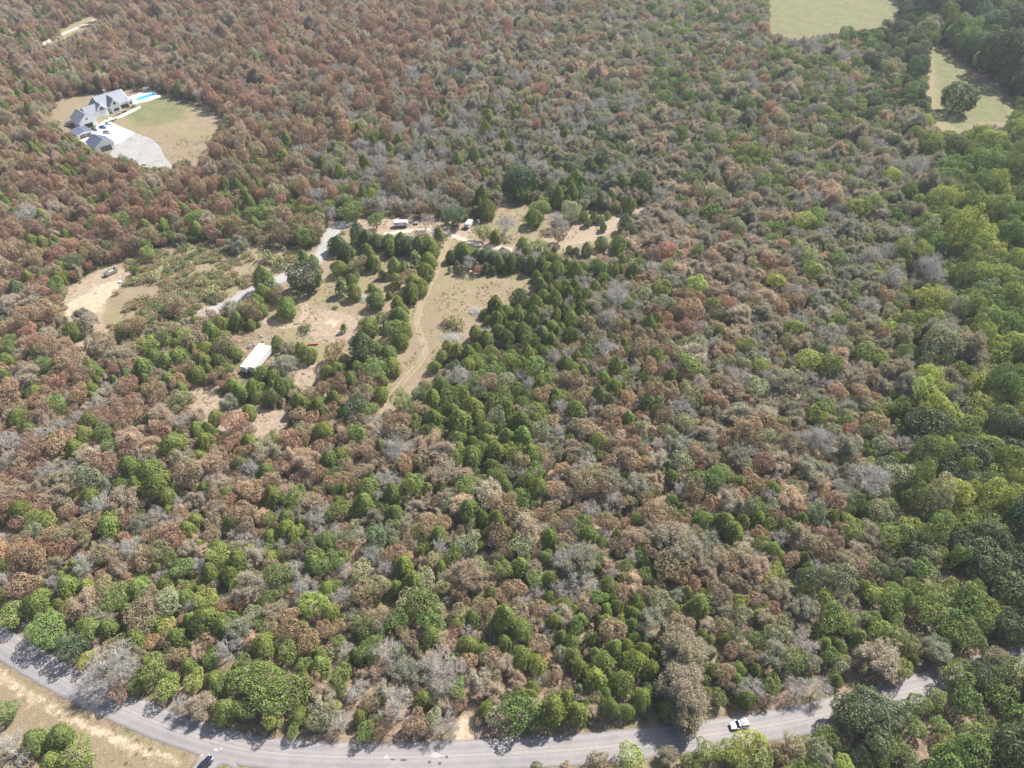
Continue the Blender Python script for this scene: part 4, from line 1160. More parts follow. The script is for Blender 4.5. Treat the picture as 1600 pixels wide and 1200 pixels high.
(1200, 600, """g 820 160 75;D 1000 260 150;y 1330 130 100;Y 1350 100 60;g 1270 260 100;k 320 340 100;k 640 590 120;g 930 680 65;o 840 570 90;g 1000 560 50;k 860 380 80;D 1250 440 130;D 1130 560 110;y 1420 540 80;d 1260 620 100;e 1530 680 75;y 1140 790 70;y 1250 780 75;y 920 880 75;g 840 930 80;g 1060 840 70;y 1220 890 80;g 1370 850 100;g 1510 960 90;D 1240 1000 110;D 1350 1100 150;d 940 1040 90;q 640 940 75;r 60 810 60;r 210 900 50;r 330 920 50;r 450 890 45;b 360 1030 70;r 440 940 50;b 150 1090 60;k 60 960 60;c 20 1040 60;b 580 1150 65;d 710 1160 65;k 300 1140 60;y 70 1170 50;p 120 470 60;p 70 490 70;k 390 540 60;p 300 600 60;r 160 610 40;r 230 630 45;c 500 790 55;c 620 720 60;o 700 800 80;y 310 190 70;r 200 130 50;b 90 280 50;q 490 160 60;q 620 120 55;m 680 250 90;d 620 300 60;p 540 350 60;o 710 390 60;c 470 470 50;d 840 640 60;k 450 640 60;b 340 680 50;p 340 760 50;q 600 1020 60;m 700 1060 60;g 1060 1040 60;D 1530 1150 130;y 1480 240 60;g 1560 290 60;D 1540 420 120;b 270 480 40;c 210 780 40;c 400 830 50;g 740 910 60;q 820 830 60"""),
(400, 300, """D 303 520 118;c 300 405 38;c 362 430 35;c 185 720 70;c 40 560 70;m 115 640 55;c 45 640 50;m 0 760 50;e 520 330 55;e 560 380 55;c 490 330 45;c 545 410 45;c 520 480 55;c 592 372 35;m 620 450 62;c 610 510 45;c 690 390 58;c 738 440 48;e 640 270 58;e 700 290 55;e 765 310 50;e 830 310 50;c 850 350 50;e 900 320 55;e 960 330 60;e 1020 340 55;c 1070 330 60;c 1110 370 50;c 1090 430 55;c 1060 500 60;c 860 460 52;c 930 475 35;j 1005 420 48;j 785 510 28;c 875 545 45;m 960 530 60;c 990 570 60;c 1030 600 50;c 970 630 55;c 920 660 40;c 750 680 58;c 755 630 38;c 720 592 26;c 830 645 22;c 880 700 48;c 890 780 58;c 912 740 45;j 535 590 50;c 610 622 48;c 595 555 40;u 495 722 18;u 310 850 32;j 545 850 24;c 700 840 68;g 860 850 75;d 790 790 55;c 930 860 48;c 900 930 55;e 660 980 85;c 740 990 60;m 480 980 72;c 320 1010 60;c 275 980 40;c 130 940 45;q 190 970 50;q 165 1080 80;c 40 1130 55;c 120 1160 55;c 440 1120 50;c 510 1110 55;c 560 1060 50;c 640 1100 50;g 745 1110 80;c 860 1090 58;c 830 1010 55;c 590 1170 55;g 590 120 70;g 745 165 58;d 1230 150 80;c 1440 110 58;j 1375 125 30;k 1075 170 55;j 1152 270 42;b 1325 115 25;g 300 270 72;m 370 180 70;m 380 230 60;c 1220 400 40;c 1280 370 55;c 1330 390 50;e 1380 410 45;e 1440 410 48;e 1500 420 48;e 1560 430 48;j 1210 485 15;j 1265 485 18;r 1385 480 32;j 1430 475 24;j 1487 490 20;c 1490 705 52;u 1430 760 32;c 1500 800 52;c 1560 760 58;c 1520 870 55;c 1380 880 48;c 1430 920 55;c 1590 860 48;c 1160 1030 48;c 1250 1000 55;c 1335 1010 55;c 1110 1090 42;k 1260 1150 85;g 1510 1120 68;c 1480 1060 48;c 1200 965 40;u 280 850 18;u 150 450 45;s 110 420 50;s 60 400 45;s 1250 820 50;t 1200 800 40;c 560 560 1;m 100 130 60;r 180 150 55;m 240 200 60"""),
(680, 240, """c 300 140 55;c 380 120 48;D 540 160 110;g 560 230 70;k 650 90 75;e 705 210 58;c 780 130 42;c 800 200 42;e 830 100 42;c 885 160 48;e 910 220 38;e 980 110 55;c 1000 220 42;c 1050 110 42;c 1060 190 38;c 1160 190 62;e 1290 190 80;c 1100 280 38;c 1210 320 48;c 1130 340 32;c 1040 300 38;o 930 310 42;c 385 245 40;c 510 305 16;g 660 330 60;y 670 300 38;c 625 400 60;k 440 440 75;g 300 490 55;c 380 520 38;k 765 410 68;o 850 350 80;m 770 500 55;r 820 440 28;c 920 390 36;c 950 430 30;c 990 400 28;c 1035 410 28;c 1075 385 20;c 1050 455 26;e 1190 440 48;e 1220 490 46;c 545 580 42;g 650 580 55;c 745 595 18;e 840 600 28;e 880 610 26;e 950 600 40;e 1040 560 48;c 1140 580 62;u 730 640 32;e 100 640 38;c 170 600 45;c 200 640 45;e 300 650 46;e 360 660 44;e 420 670 44;e 470 690 42;e 530 680 46;e 600 690 46;e 660 690 46;c 630 760 32;c 690 770 38;c 760 740 55;c 860 710 46;c 920 710 38;k 905 790 42;e 670 850 50;c 820 830 46;c 940 890 55;c 1000 830 38;c 1040 720 52;c 1060 780 46;k 1130 890 95;k 1100 1030 85;e 520 910 62;e 370 950 46;c 310 1000 34;c 420 1030 46;c 450 1000 38;c 540 1010 42;c 640 1000 42;c 700 990 46;p 690 970 30;p 775 920 28;e 820 990 58;c 850 1060 58;m 960 1060 65;c 600 1060 50;c 660 1120 50;c 540 1110 50;c 740 1080 45;c 580 620 36;c 480 1100 50;s 80 1040 25;r 115 1050 18"""),
(800, 300, """g 1250 120 72;p 990 180 75;r 1100 850 46;r 960 1110 55;r 1020 1020 46;g 1130 1080 75;y 1150 570 75;y 930 590 65;k 1410 430 46;k 590 980 75;c 340 1080 60;g 150 1090 75;g 230 1170 60;c 380 1120 60;q 500 1090 60;k 350 1010 60;b 380 970 40;e 190 900 60;e 70 890 65;c 360 790 55;e 450 830 60;y 1020 390 40;y 1130 240 32;p 830 300 60;p 930 290 60;y 1570 1080 60;c 1290 880 40;c 1380 170 1;q 1240 300 50;b 1140 660 55;k 1390 700 50;m 1500 720 60;g 460 1030 40;k 880 470 65"""),
(1200, 300, """y 560 100 80;y 210 180 80;q 530 240 75;y 300 490 70;g 240 450 55;g 450 430 65;k 650 400 80;k 740 370 70;Y 850 560 42;Y 920 640 48;k 780 530 90;k 860 260 75;q 860 350 60;d 970 400 50;g 1060 150 90;g 1010 200 90;g 1060 270 80;y 1250 310 60;y 1540 150 60;g 1410 480 80;g 1070 460 55;D 1160 720 80;g 1180 650 70;y 260 1040 90;m 560 870 75;q 640 810 75;b 710 880 60;g 730 1070 50;b 660 1150 60;k 180 620 70;k 1170 880 70;g 860 1010 80;y 1400 940 75;y 1340 1100 70;y 1360 760 60;g 1430 700 70;g 920 780 70;g 920 870 70;g 1240 200 55;g 1370 220 60;g 1570 400 60;y 1440 340 70;b 260 770 45;c 240 690 40;g 1180 490 50;d 960 580 55;g 1490 900 70;g 1480 60 70"""),
(0, 300, """k 160 130 85;r 60 210 70;r 370 170 45;r 690 80 60;g 750 190 75;e 1090 200 55;r 820 270 42;e 670 350 55;m 570 370 55;d 460 430 72;r 350 370 60;r 230 380 50;b 330 490 55;c 400 480 50;g 340 570 60;e 100 610 55;p 210 630 60;e 290 700 40;b 170 760 75;p 40 700 75;g 1240 160 75;m 910 270 75;g 900 330 45;y 930 380 42;q 1480 310 60;r 1380 310 30;u 1040 490 30;u 1140 460 30;q 1450 740 62;m 1550 740 68;b 1080 700 65;p 540 810 70;c 460 870 60;b 640 940 90;c 770 890 60;b 840 840 70;m 1070 850 60;y 920 940 65;g 1030 930 55;y 1150 900 60;m 1400 960 75;c 1450 1010 60;c 1130 1040 70;c 1270 1060 62;c 900 1100 65;c 1230 1140 60;b 490 1040 75;r 140 1090 50;g 260 1080 60;g 50 940 60;r 700 1120 45;e 800 1150 50;c 1060 1170 50;p 1000 1130 50;r 960 1180 40;q 750 1010 75;g 1410 1100 50;g 830 480 30;s 960 530 40;s 1260 560 45;s 1330 620 45;u 1330 670 38;s 1150 340 45;s 870 540 35;q 500 770 50;e 60 1010 50;b 340 960 70;e 560 240 40;c 420 290 45;c 1380 830 60;r 1320 760 40"""),
(1100, 0, """d 890 195 48;D 1590 600 98;D 1330 260 60;d 1290 330 60"""),
]
# ------------------------------------------------------------------ where every tree stands
def fam(k): return PROTO[KIND[k][0]]
def pick(k, r):
    """wide crowns get the models built wide"""
    f_ = KIND[k][0]; n = len(PROTO[f_])
    if f_ == 'broad': return random.randrange(5, n) if r > 4.9 else random.randrange(5)
    if f_ in ('thin', 'bare'): return random.randrange(4, n) if r > 4.9 else random.randrange(4)
    return random.randrange(n)


ROADL = np.array(ROAD)
items = []          # dict per tree
for ox, oy, txt in TRACED:
    for ent in txt.replace('\n', '').split(';'):
        k, x, y, q = ent.split(); u = ox + int(x) / 4; v = oy + int(y) / 4; rp = int(q) / 4 * (.9 if k in 'ce' else 1.0)
        if rp < 2: continue
        kk = 'D' if (k in 'gd' and rp > 26 and v < 800) else k
        if k == 'D' and u == 1100 + 1590 / 4: rp = 27
        d = proj(*P(u, v))[2]
        r = rp * d / FPX
        pr_i = pick(kk, r)
        pr = fam(kk)[pr_i]
        s = r / pr[3]
        zs = s * random.uniform(.9, 1.08)
        if KIND[kk][0] in ('broad', 'big'): zs = s * (.95 if r > 5 else 1.05)
        for _ in range(3):
            cz = pr[2] * zs
            x0, y0, _z = P(u, v, cz); d = proj(x0, y0, cz)[2]
            r = rp * d / FPX; zs *= (r / pr[3]) / s; s = r / pr[3]
        items.append(dict(k=kk, i=pr_i, x=x0, y=y0, r=r, s=s, zs=zs, u=u, v=v, rp=rp, tr=True))
# a few trees standing just out of the frame's foot and sides
# density of kinds over the photograph
CP = [(50, 40, 'r3b3p4o1c1q1'), (300, 60, 'r4b4p3o1k1c1'), (600, 70, 'r4b4p4k2o1q1'), (800, 60, 'r2b2p4k3o3d1q3'), (900, 60, 'k3q4p3d1o3b2'), (1100, 100, 'k3q3p2o4g3d2r1'),
      (1300, 130, 'k3q3o3g3p2r1d2'), (1450, 60, 'D4g3o2d2'), (1580, 60, 'D3g4G3d2'), (1580, 250, 'D1g4y3G5'), (1500, 330, 'g3y3G6'), (1560, 500, 'y5g2G6'), (1560, 700, 'D2g2y4G5'),
      (1540, 900, 'D3g3y3G4'), (1560, 1120, 'D1g4y3G4'), (1380, 1130, 'g3G2d1o1c1'), (1390, 330, 'k4o3q5p1'), (1390, 480, 'k3o3q5b1'), (1200, 280, 'k3q2p3o3b2g3'), (1100, 450, 'b3k3p4o3g1r1q2'),
      (1250, 600, 'b2k3p3o3d1q4y1'), (1000, 700, 'b4p4k2o2c1q2r1'), (820, 600, 'c4g3k2o1m1'), (860, 480, 'c5e1k2m1q1'), (900, 540, 'k3c3q2m2b1'), (720, 640, 'g4c3d1'), (850, 270, 'c3d1k4q4'), (500, 230, 'b3r2p2o2k3c1q2'),
      (350, 200, 'r4b4p2c1o1k1'), (200, 110, 'r4b4p3c1o1'), (60, 180, 'r2b2c2o2p3'), (60, 330, 'r4b4c2o1p1'), (330, 330, 'b3o3c2g2r2p1'), (150, 280, 'b4r3c2p1g1'), (660, 300, 'k5q5c1b1'), (60, 550, 'r3b4c2p2q1'), (200, 600, 'b5r3c1q2p1'),
      (100, 680, 'r4b4c1k2o1p2'), (300, 760, 'b4k3p4c1q3r2'), (600, 750, 'k3p3o2c3b2r1q1g1'), (100, 880, 'b4o2g1c2k3r2p2'), (250, 950, 'b2o2g3c5y1k1p1m1'), (500, 930, 'g3o2k2c4b2q1m2'), (450, 1080, 'g4c3q1o1'),
      (800, 930, 'b3o2k2c4p1m2g1'), (700, 1080, 'p4k3c1o2b2g1'), (1000, 1020, 'c8g1b1o1p1'), (1150, 880, 'b3p2k2c4q1y1g1'), (1250, 1000, 'o3c3k3y1q3'), (1350, 900, 'g3c1q2d1y2G1'), (1300, 780, 'r3k3q3g1p2'),
      (1420, 560, 'g3y2G3o2q1'), (1430, 750, 'd1g4G3o2'), (1460, 400, 'g4G4y2'), (400, 550, 'c6m2q1g1'), (500, 640, 'c2b4p3r2'), (450, 320, 'm3g3b2r1'), (1050, 330, 'k3q3p3g1'), (560, 320, 'g3k2m2c2'), (350, 650, 'c2b3r2p1')]
import re
CPW = []
for u, v, s_ in CP:
    CPW.append((u, v, {a: float(b) for a, b in re.findall(r'([A-Za-z])(\d)', s_)}))
CPU = np.array([(c[0], c[1]) for c in CPW])
kinds = sorted(KIND)


def mixture(u, v):
    sc = 40 + 0.04 * v
    w = np.exp(-((CPU[:, 0] - u) ** 2 + (CPU[:, 1] - v) ** 2) / (2 * sc * sc)) + 1e-9
    tot = {}
    for wi, c in zip(w, CPW):
        t_ = sum(c[2].values())
        for k, q in c[2].items(): tot[k] = tot.get(k, 0) + wi * q / t_
    return tot


NOTREE = gpoly['grass'][:9] + gpoly['dirt'] + gpoly['sand']
CLEAR = [(PP(p)) for p in [[(100, 190), (150, 150), (215, 138), (260, 148), (262, 170), (240, 215), (258, 250), (225, 262), (200, 250), (150, 240), (112, 215)],
                            [(360, 525), (420, 520), (440, 560), (405, 600), (365, 590)]]]
ntx = np.arange(-700, 700, 2.0); nty = np.arange(20, 900, 2.0)
NX, NY = np.meshgrid(ntx, nty)
md = np.full(NX.shape, -1e6)
for p in NOTREE + CLEAR: md = np.maximum(md, sdf_poly(NX, NY, p))
rd = np.full(NX.shape, -1e6)
for line, w in ((ROAD, 3.4), (SIDE_ROAD, 3.0), (DRIVE, 3.0), (GTRACK1, 2.0), (GTRACK2, 2.0), (FARROAD, 2.5), (GSIDE, .5)):
    rd = np.maximum(rd, sdf_line(NX, NY, line) + w)
ROADV = [q for q in ROAD if proj(*q)[0] < 1480]
rv = np.full(NX.shape, -1e6)
for line, w in ((ROADV, 3.4), (SIDE_ROAD, 3.0), (DRIVE, 2.6), (GTRACK1, 1.5), (GTRACK2, 1.5), (FARROAD, 2.2)):
    rv = np.maximum(rv, sdf_line(NX, NY, line) + w)
seen = np.maximum(md, rv)
blocked = np.maximum(md, rd)


def hides(x, y, r, h):
    """would a tree here stand in front of open ground that the photo shows?"""
    for f in (.45, .85):
        k = CAM_H / (CAM_H - h * f)
        i = int((y * k - 20) / 2); j = int((x * k + 700) / 2)
        if 0 <= i < seen.shape[0] and 0 <= j < seen.shape[1] and seen[i, j] > -r * .45: return True
    return False



def block_at(x, y):
    i = int((y - 20) / 2); j = int((x + 700) / 2)
    if 0 <= i < blocked.shape[0] and 0 <= j < blocked.shape[1]: return blocked[i, j]
    return -50


cell = 6.0; gridh = {}
def gadd(x, y, r): gridh.setdefault((int(x // cell), int(y // cell)), []).append((x, y, r))
def gfree(x, y, r, ov):
    cx, cy = int(x // cell), int(y // cell); n = 2
    for i in range(cx - n, cx + n + 1):
        for j in range(cy - n, cy + n + 1):
            for (a, b, q) in gridh.get((i, j), ()):
                if (a - x) ** 2 + (b - y) ** 2 < ((q + r) * ov) ** 2: return False
    return True


for it in items: gadd(it['x'], it['y'], it['r'])


def size_at(u, v):
    r = random.uniform(2.3, 4.1) if random.random() < .8 else random.uniform(4.0, 5.2)
    if u > 1400: r *= 1.0 + .6 * min(1, (u - 1400) / 60)
    if v < 250: r *= 1.0 + .18 * (250 - v) / 250
    if u > 1380 and v < 140: r *= 1.2
    return r


PATCHT = {k: np.random.default_rng(100 + i).random((64, 64)) for i, k in enumerate(sorted(KIND))}


def kind_patch(k, x, y):
    """species gather in stands"""
    T = PATCHT[k]; out = 0
    for s_, w_ in ((28, .6), (11, .4)):
        a, b = x / s_ + 300, y / s_ + 300; i, j = int(a), int(b); fx_, fy_ = a - i, b - j
        fx_ = fx_ * fx_ * (3 - 2 * fx_); fy_ = fy_ * fy_ * (3 - 2 * fy_)
        i %= 64; j %= 64; i2, j2 = (i + 1) % 64, (j + 1) % 64
        out += w_ * ((T[i, j] * (1 - fx_) + T[i2, j] * fx_) * (1 - fy_) + (T[i, j2] * (1 - fx_) + T[i2, j2] * fx_) * fy_)
    return out


def fill(n, ov, rmul, extra=0.0, lo=0):
    cnt = 0
    for _ in range(n):
        y = math.sqrt(random.uniform(38 ** 2, 830 ** 2))
        hw = .75 * (y * math.cos(PITCH) + CAM_H * math.sin(PITCH)) + 38
        x = random.uniform(-hw, hw)
        u, v, d = proj(x, y, 4)
        r = size_at(u, v) * rmul
        if u > 1420 and rmul < .6 and random.random() < .8: continue
        bl = block_at(x, y)
        if bl > -r * .55 - extra: continue
        if not gfree(x, y, r, ov): continue
        w = mixture(u, v)
        for kk_ in w: w[kk_] *= .15 + 3.2 * kind_patch(kk_, x, y) ** 3
        ks = list(w); k = random.choices(ks, [w[a] for a in ks])[0]
        if k == 'D': r *= 1.5; r = max(r, 5)
        if k in 'ce' and u < 1380: r = min(r, 3.6) * .9
        pi = pick(k, r); pr = fam(k)[pi]
        s = r / pr[3]
        zs = s * random.uniform(.85, 1.15)
        if k in 'ce' : zs = s * random.uniform(.95, 1.3)
        if u > 1400: zs *= 1.35
        elif v < 330: zs *= 1.22
        if k in 'rbp' and u < 850 and v < 430: zs *= 1.25; s *= .88
        if k in 'rbmogyGd': zs *= random.uniform(.85, 1.25)
        if hides(x, y, r, pr[4] * zs): continue
        items.append(dict(k=k, i=pi, x=x, y=y, r=r, s=s, zs=zs, u=u, v=v, rp=r * FPX / d, tr=False))
        gadd(x, y, r); cnt += 1
    return cnt


print('fill', fill(60000, .62, 1.0), fill(90000, .57, .72), fill(120000, .52, .5))
print('trees', len(items))

# young trees and bushes in the shrubby field, undergrowth at the wood's edges
under = []
SHRUB = gpoly['grass'][2]
sx = [p[0] for p in SHRUB]; sy = [p[1] for p in SHRUB]
sand_a = [np.array(p) for p in (gpoly['sand'][0], gpoly['sand'][1], gpoly['dirt'][4])]


def inside(x, y, p):
    return sdf_poly(np.array([x]), np.array([y]), p)[0]


for _ in range(2600):
    x = random.uniform(min(sx), max(sx)); y = random.uniform(min(sy), max(sy))
    if inside(x, y, SHRUB) < 0 or max(inside(x, y, q.tolist()) for q in sand_a) > -1: continue
    if max(sdf_line(np.array([x]), np.array([y]), DRIVE)[0] + 4, sdf_line(np.array([x]), np.array([y]), GSIDE)[0] + 2) > 0: continue
    u, v, d = proj(x, y)
    dens = .70 if v > 430 else .56
    if u > 380 and v < 430: dens = .35
    if vnoise(np.array([x]), np.array([y]), 9, 5)[0] > dens: continue
    k = random.choices('stug', [6, 5, .8, .4])[0]
    under.append((k, x, y, random.uniform(.35, 1.1) * (1.5 if v > 440 else 1.0)))
# bushes along edges of roads and clearings
for _ in range(60000):
    y = math.sqrt(random.uniform(38 ** 2, 620 ** 2)); x = random.uniform(-.7, .7) * (y * .73 + 121)
    bl = block_at(x, y)
    if not (-4.5 < bl < .8): continue
    if rd[int((y - 20) / 2), int((x + 700) / 2)] > -1.2: continue
    if random.random() > .22: continue
    under.append((random.choices('stu', [4, 3, 2])[0], x, y, random.uniform(.4, 1.1)))
# undergrowth everywhere between the trees
for _ in range(60000):
    y = math.sqrt(random.uniform(38 ** 2, 600 ** 2)); x = random.uniform(-.72, .72) * (y * .73 + 121)
    if block_at(x, y) > -3: continue
    if random.random() < .28: under.append((random.choices('stu', [4, 6, 1.5])[0], x, y, random.uniform(.7, 1.7)))
for u_, v_ in ((178, 184), (182, 182), (186, 180), (173, 190), (177, 189), (181, 187), (168, 187), (201, 169), (205, 168), (209, 167), (148, 200), (144, 201), (192, 176), (196, 174), (285, 160), (300, 165)):
    x, y, _ = P(u_, v_); under.append(('u', x, y, random.uniform(.6, 1.0)))
tufts = []
for _ in range(60000):
    y = math.sqrt(random.uniform(45 ** 2, 420 ** 2)); x = random.uniform(-.72, .72) * (y * .73 + 121)
    i = int((y - 20) / 2); j = int((x + 700) / 2)
    if md[i, j] < -2 or rd[i, j] > -.3: continue
    if vnoise(np.array([x]), np.array([y]), 6, 9)[0] < .5: continue
    tufts.append((random.choices('st', [5, 5])[0], x, y, random.uniform(.3, .9)))


def tintof(k, rr=None):
    a, b = KIND[k][4], KIND[k][5]
    v = random.uniform(.82, 1.22); h = random.uniform(-.10, .10)
    f = lambda c: (max(0, c[0] * v * (1 + h)), max(0, c[1] * v), max(0, c[2] * v * (1 - h * .5)))
    return f(a), f(b)


# ------------------------------------------------------------------ which trees are things of their own
NAMES = {}
for it in items:
    u, v, d = proj(it['x'], it['y'], fam(it['k'])[it['i']][2] * it['zs'])
    it['u'], it['v'] = u, v; it['rp'] = it['r'] * FPX / d
    it['name'] = KIND[it['k']][1]
    it['vis'] = -4 < u < 1604 and -4 < v < 1204
    NAMES.setdefault(it['name'], []).append(it)
LIMIT = 300
for nm_, lst in NAMES.items():
    lst.sort(key=lambda q: -(q['rp'] + (1000 if q['vis'] else 0) + (30 if q['tr'] and nm_ in ('cedar_tree',) and 300 < q['v'] < 560 and q['u'] < 960 else 0)))
    for n, it in enumerate(lst): it['solo'] = n < LIMIT and it['vis']
solo = [it for it in items if it['solo']]
print({k: (len(v), sum(i['solo'] for i in v)) for k, v in NAMES.items()})

# labels
LM = [(1154, 1132, 'white car on the road'), (322, 1192, 'dark car at the junction'), (400, 558, 'two white semi trailers'), (627, 349, 'long white travel trailer'),
      (733, 350, 'small white camper'), (178, 165, 'big grey-roofed house'), (163, 222, 'detached garage'), (228, 151, 'swimming pool'), (173, 427, 'open steel container'),
      (150, 465, 'bare sand pit'), (489, 538, 'rusty red beam'), (728, 1140, 'sandy gateway beside the road'), (1330, 25, 'far top field'), (1520, 140, 'green strip field at upper right'),
      (445, 495, 'gravel turning loop'), (530, 352, 'bend of the gravel drive'), (600, 640, 'lower end of the dirt track'), (315, 1175, 'side road mouth')]
COLN = ['far left', 'left', 'centre left', 'centre', 'centre right', 'right', 'far right']
ROWN = ['top', 'upper', 'upper middle', 'middle', 'lower middle', 'lower', 'bottom']
for it in solo:
    it['zone'] = (min(6, int(it['u'] / 1600.01 * 7)), min(6, int(max(0, it['v']) / 1200.01 * 7)))
    rp = it['rp']
    it['size'] = 'tiny' if rp < 7 else 'small' if rp < 11 else 'medium' if rp < 16 else 'large' if rp < 24 else 'huge'
    look = KIND[it['k']][3]
    it['look'] = look if it['k'] == 'D' else it['size'] + ' ' + look


def zname(z):
    c, r_ = COLN[z[0]], ROWN[z[1]]
    return f'{r_} {c}' if c != r_ else c


def dirw(du, dv):
    a = math.degrees(math.atan2(-dv, du)) % 360
    return ['right of', 'up-right of', 'directly above', 'up-left of', 'left of', 'down-left of', 'directly below', 'down-right of'][int((a + 22.5) // 45) % 8]


used = {}
ORD = ['first', 'second', 'third', 'fourth', 'fifth', 'sixth', 'seventh', 'eighth', 'ninth', 'tenth', 'eleventh', 'twelfth', 'thirteenth', 'fourteenth', 'fifteenth', 'sixteenth']
SU = np.array([(i['u'], i['v']) for i in solo])
for n, it in enumerate(solo):
    cand = []
    for lx, ly, nm_ in LM:
        dd = math.hypot(it['u'] - lx, it['v'] - ly)
        if dd < 75: cand.append((dd, f"{it['look']} {dirw(it['u'] - lx, it['v'] - ly)} the {nm_}"))
    cand.sort()
    cand = [c[1] for c in cand]
    dd = np.hypot(SU[:, 0] - it['u'], SU[:, 1] - it['v']); o = np.argsort(dd)[1:5]
    short = lambda j: KIND[solo[j]['k']][3].replace('broad ', '').replace(' leafy', '').replace('half brown half green', 'brown-green').replace('-leaved', '')
    for a in range(2):
        j = o[a]; w = dirw(it['u'] - solo[j]['u'], it['v'] - solo[j]['v'])
        cand.append(f"{it['look']} {w} a {short(j)}, {zname(it['zone'])}")
    for a, b_ in ((0, 1), (0, 2), (1, 2)):
        i1, i2 = o[a], o[b_]
        if short(i1) != short(i2): cand.append(f"{it['look']} next to {short(i1)} and {short(i2)}, {zname(it['zone'])}")
    it['cand'] = cand
cnt = {}
for it in solo:
    for c in set(it['cand']): cnt[c] = cnt.get(c, 0) + 1
for it in solo:
    it['label'] = None
    for c in it['cand']:
        if cnt[c] == 1 and 4 <= len(c.split()) <= 16: it['label'] = c; break
rest = {}
for it in solo:
    if it['label'] is None: rest.setdefault((it['look'], it['zone']), []).append(it)
allz = {}
for it in solo: allz.setdefault((it['look'], it['zone']), []).append(it)
for key, l in rest.items():
    full = sorted(allz[key], key=lambda q: q['u'])
    for it in l:
        k_ = full.index(it)
        if len(full) == 1: it['label'] = f"{it['look']}, the only one in the {zname(key[1])}"
        elif k_ < len(ORD): it['label'] = f"{it['look']}, {ORD[k_]} of these from left, {zname(key[1])}"
        else: it['label'] = f"{it['look']}, {ORD[min(15, len(full) - 1 - k_)]} of these from right, {zname(key[1])}"
print('labels', len(solo), len(set(i['label'] for i in solo)), 'fallback', sum(len(l) for l in rest.values()))
GROUPN = {'cedar_tree': 'cedars of the wood and clearings', 'leafy_tree': 'leafy trees of the wood', 'thinning_tree': 'half-bare trees of the wood',
          'bare_tree': 'leafless trees of the wood', 'young_pine': 'young pines in the clearings', 'bush': 'bushes in the clearings'}
CHILDN = {'cedar': ('trunk', 'crown'), 'broad': ('trunk', 'crown'), 'big': ('trunk', 'crown'), 'bare': ('branches', 'twigs'), 'thin': ('branches', 'crown'), 'pine': ('trunk', 'crown'), 'bush': ('stems', 'foliage')}
made = {}
for it in solo:
    fk = KIND[it['k']][0]; key = (fk, it['i']); pr = fam(it['k'])[it['i']]
    if key not in made:
        e = bpy.data.objects.new(it['name'], None); e.empty_display_size = .3
        a = bpy.data.objects.new(CHILDN[fk][0], pr[0]); b_ = bpy.data.objects.new(CHILDN[fk][1], pr[1])
        made[key] = (e, a, b_); e2, a2, b2 = e, a, b_
    else:
        e, a, b_ = made[key]; e2, a2, b2 = e.copy(), a.copy(), b_.copy()
    for q in (e2, a2, b2): COL.objects.link(q)
    a2.parent = e2; b2.parent = e2
    e2.location = (it['x'], it['y'], gz(it['x'], it['y']) - .03); e2.rotation_euler = (random.uniform(-.09, .09), random.uniform(-.09, .09), random.uniform(0, 6.283)); a_ = random.uniform(.88, 1.14); e2.scale = (it['s'] * a_, it['s'] / a_, it['zs'])
    setp(e2, it['label'], KIND[it['k']][2], GROUPN[it['name']])
    t1, t2 = tintof(it['k']); b2['tint'] = t1; b2['tint2'] = t2


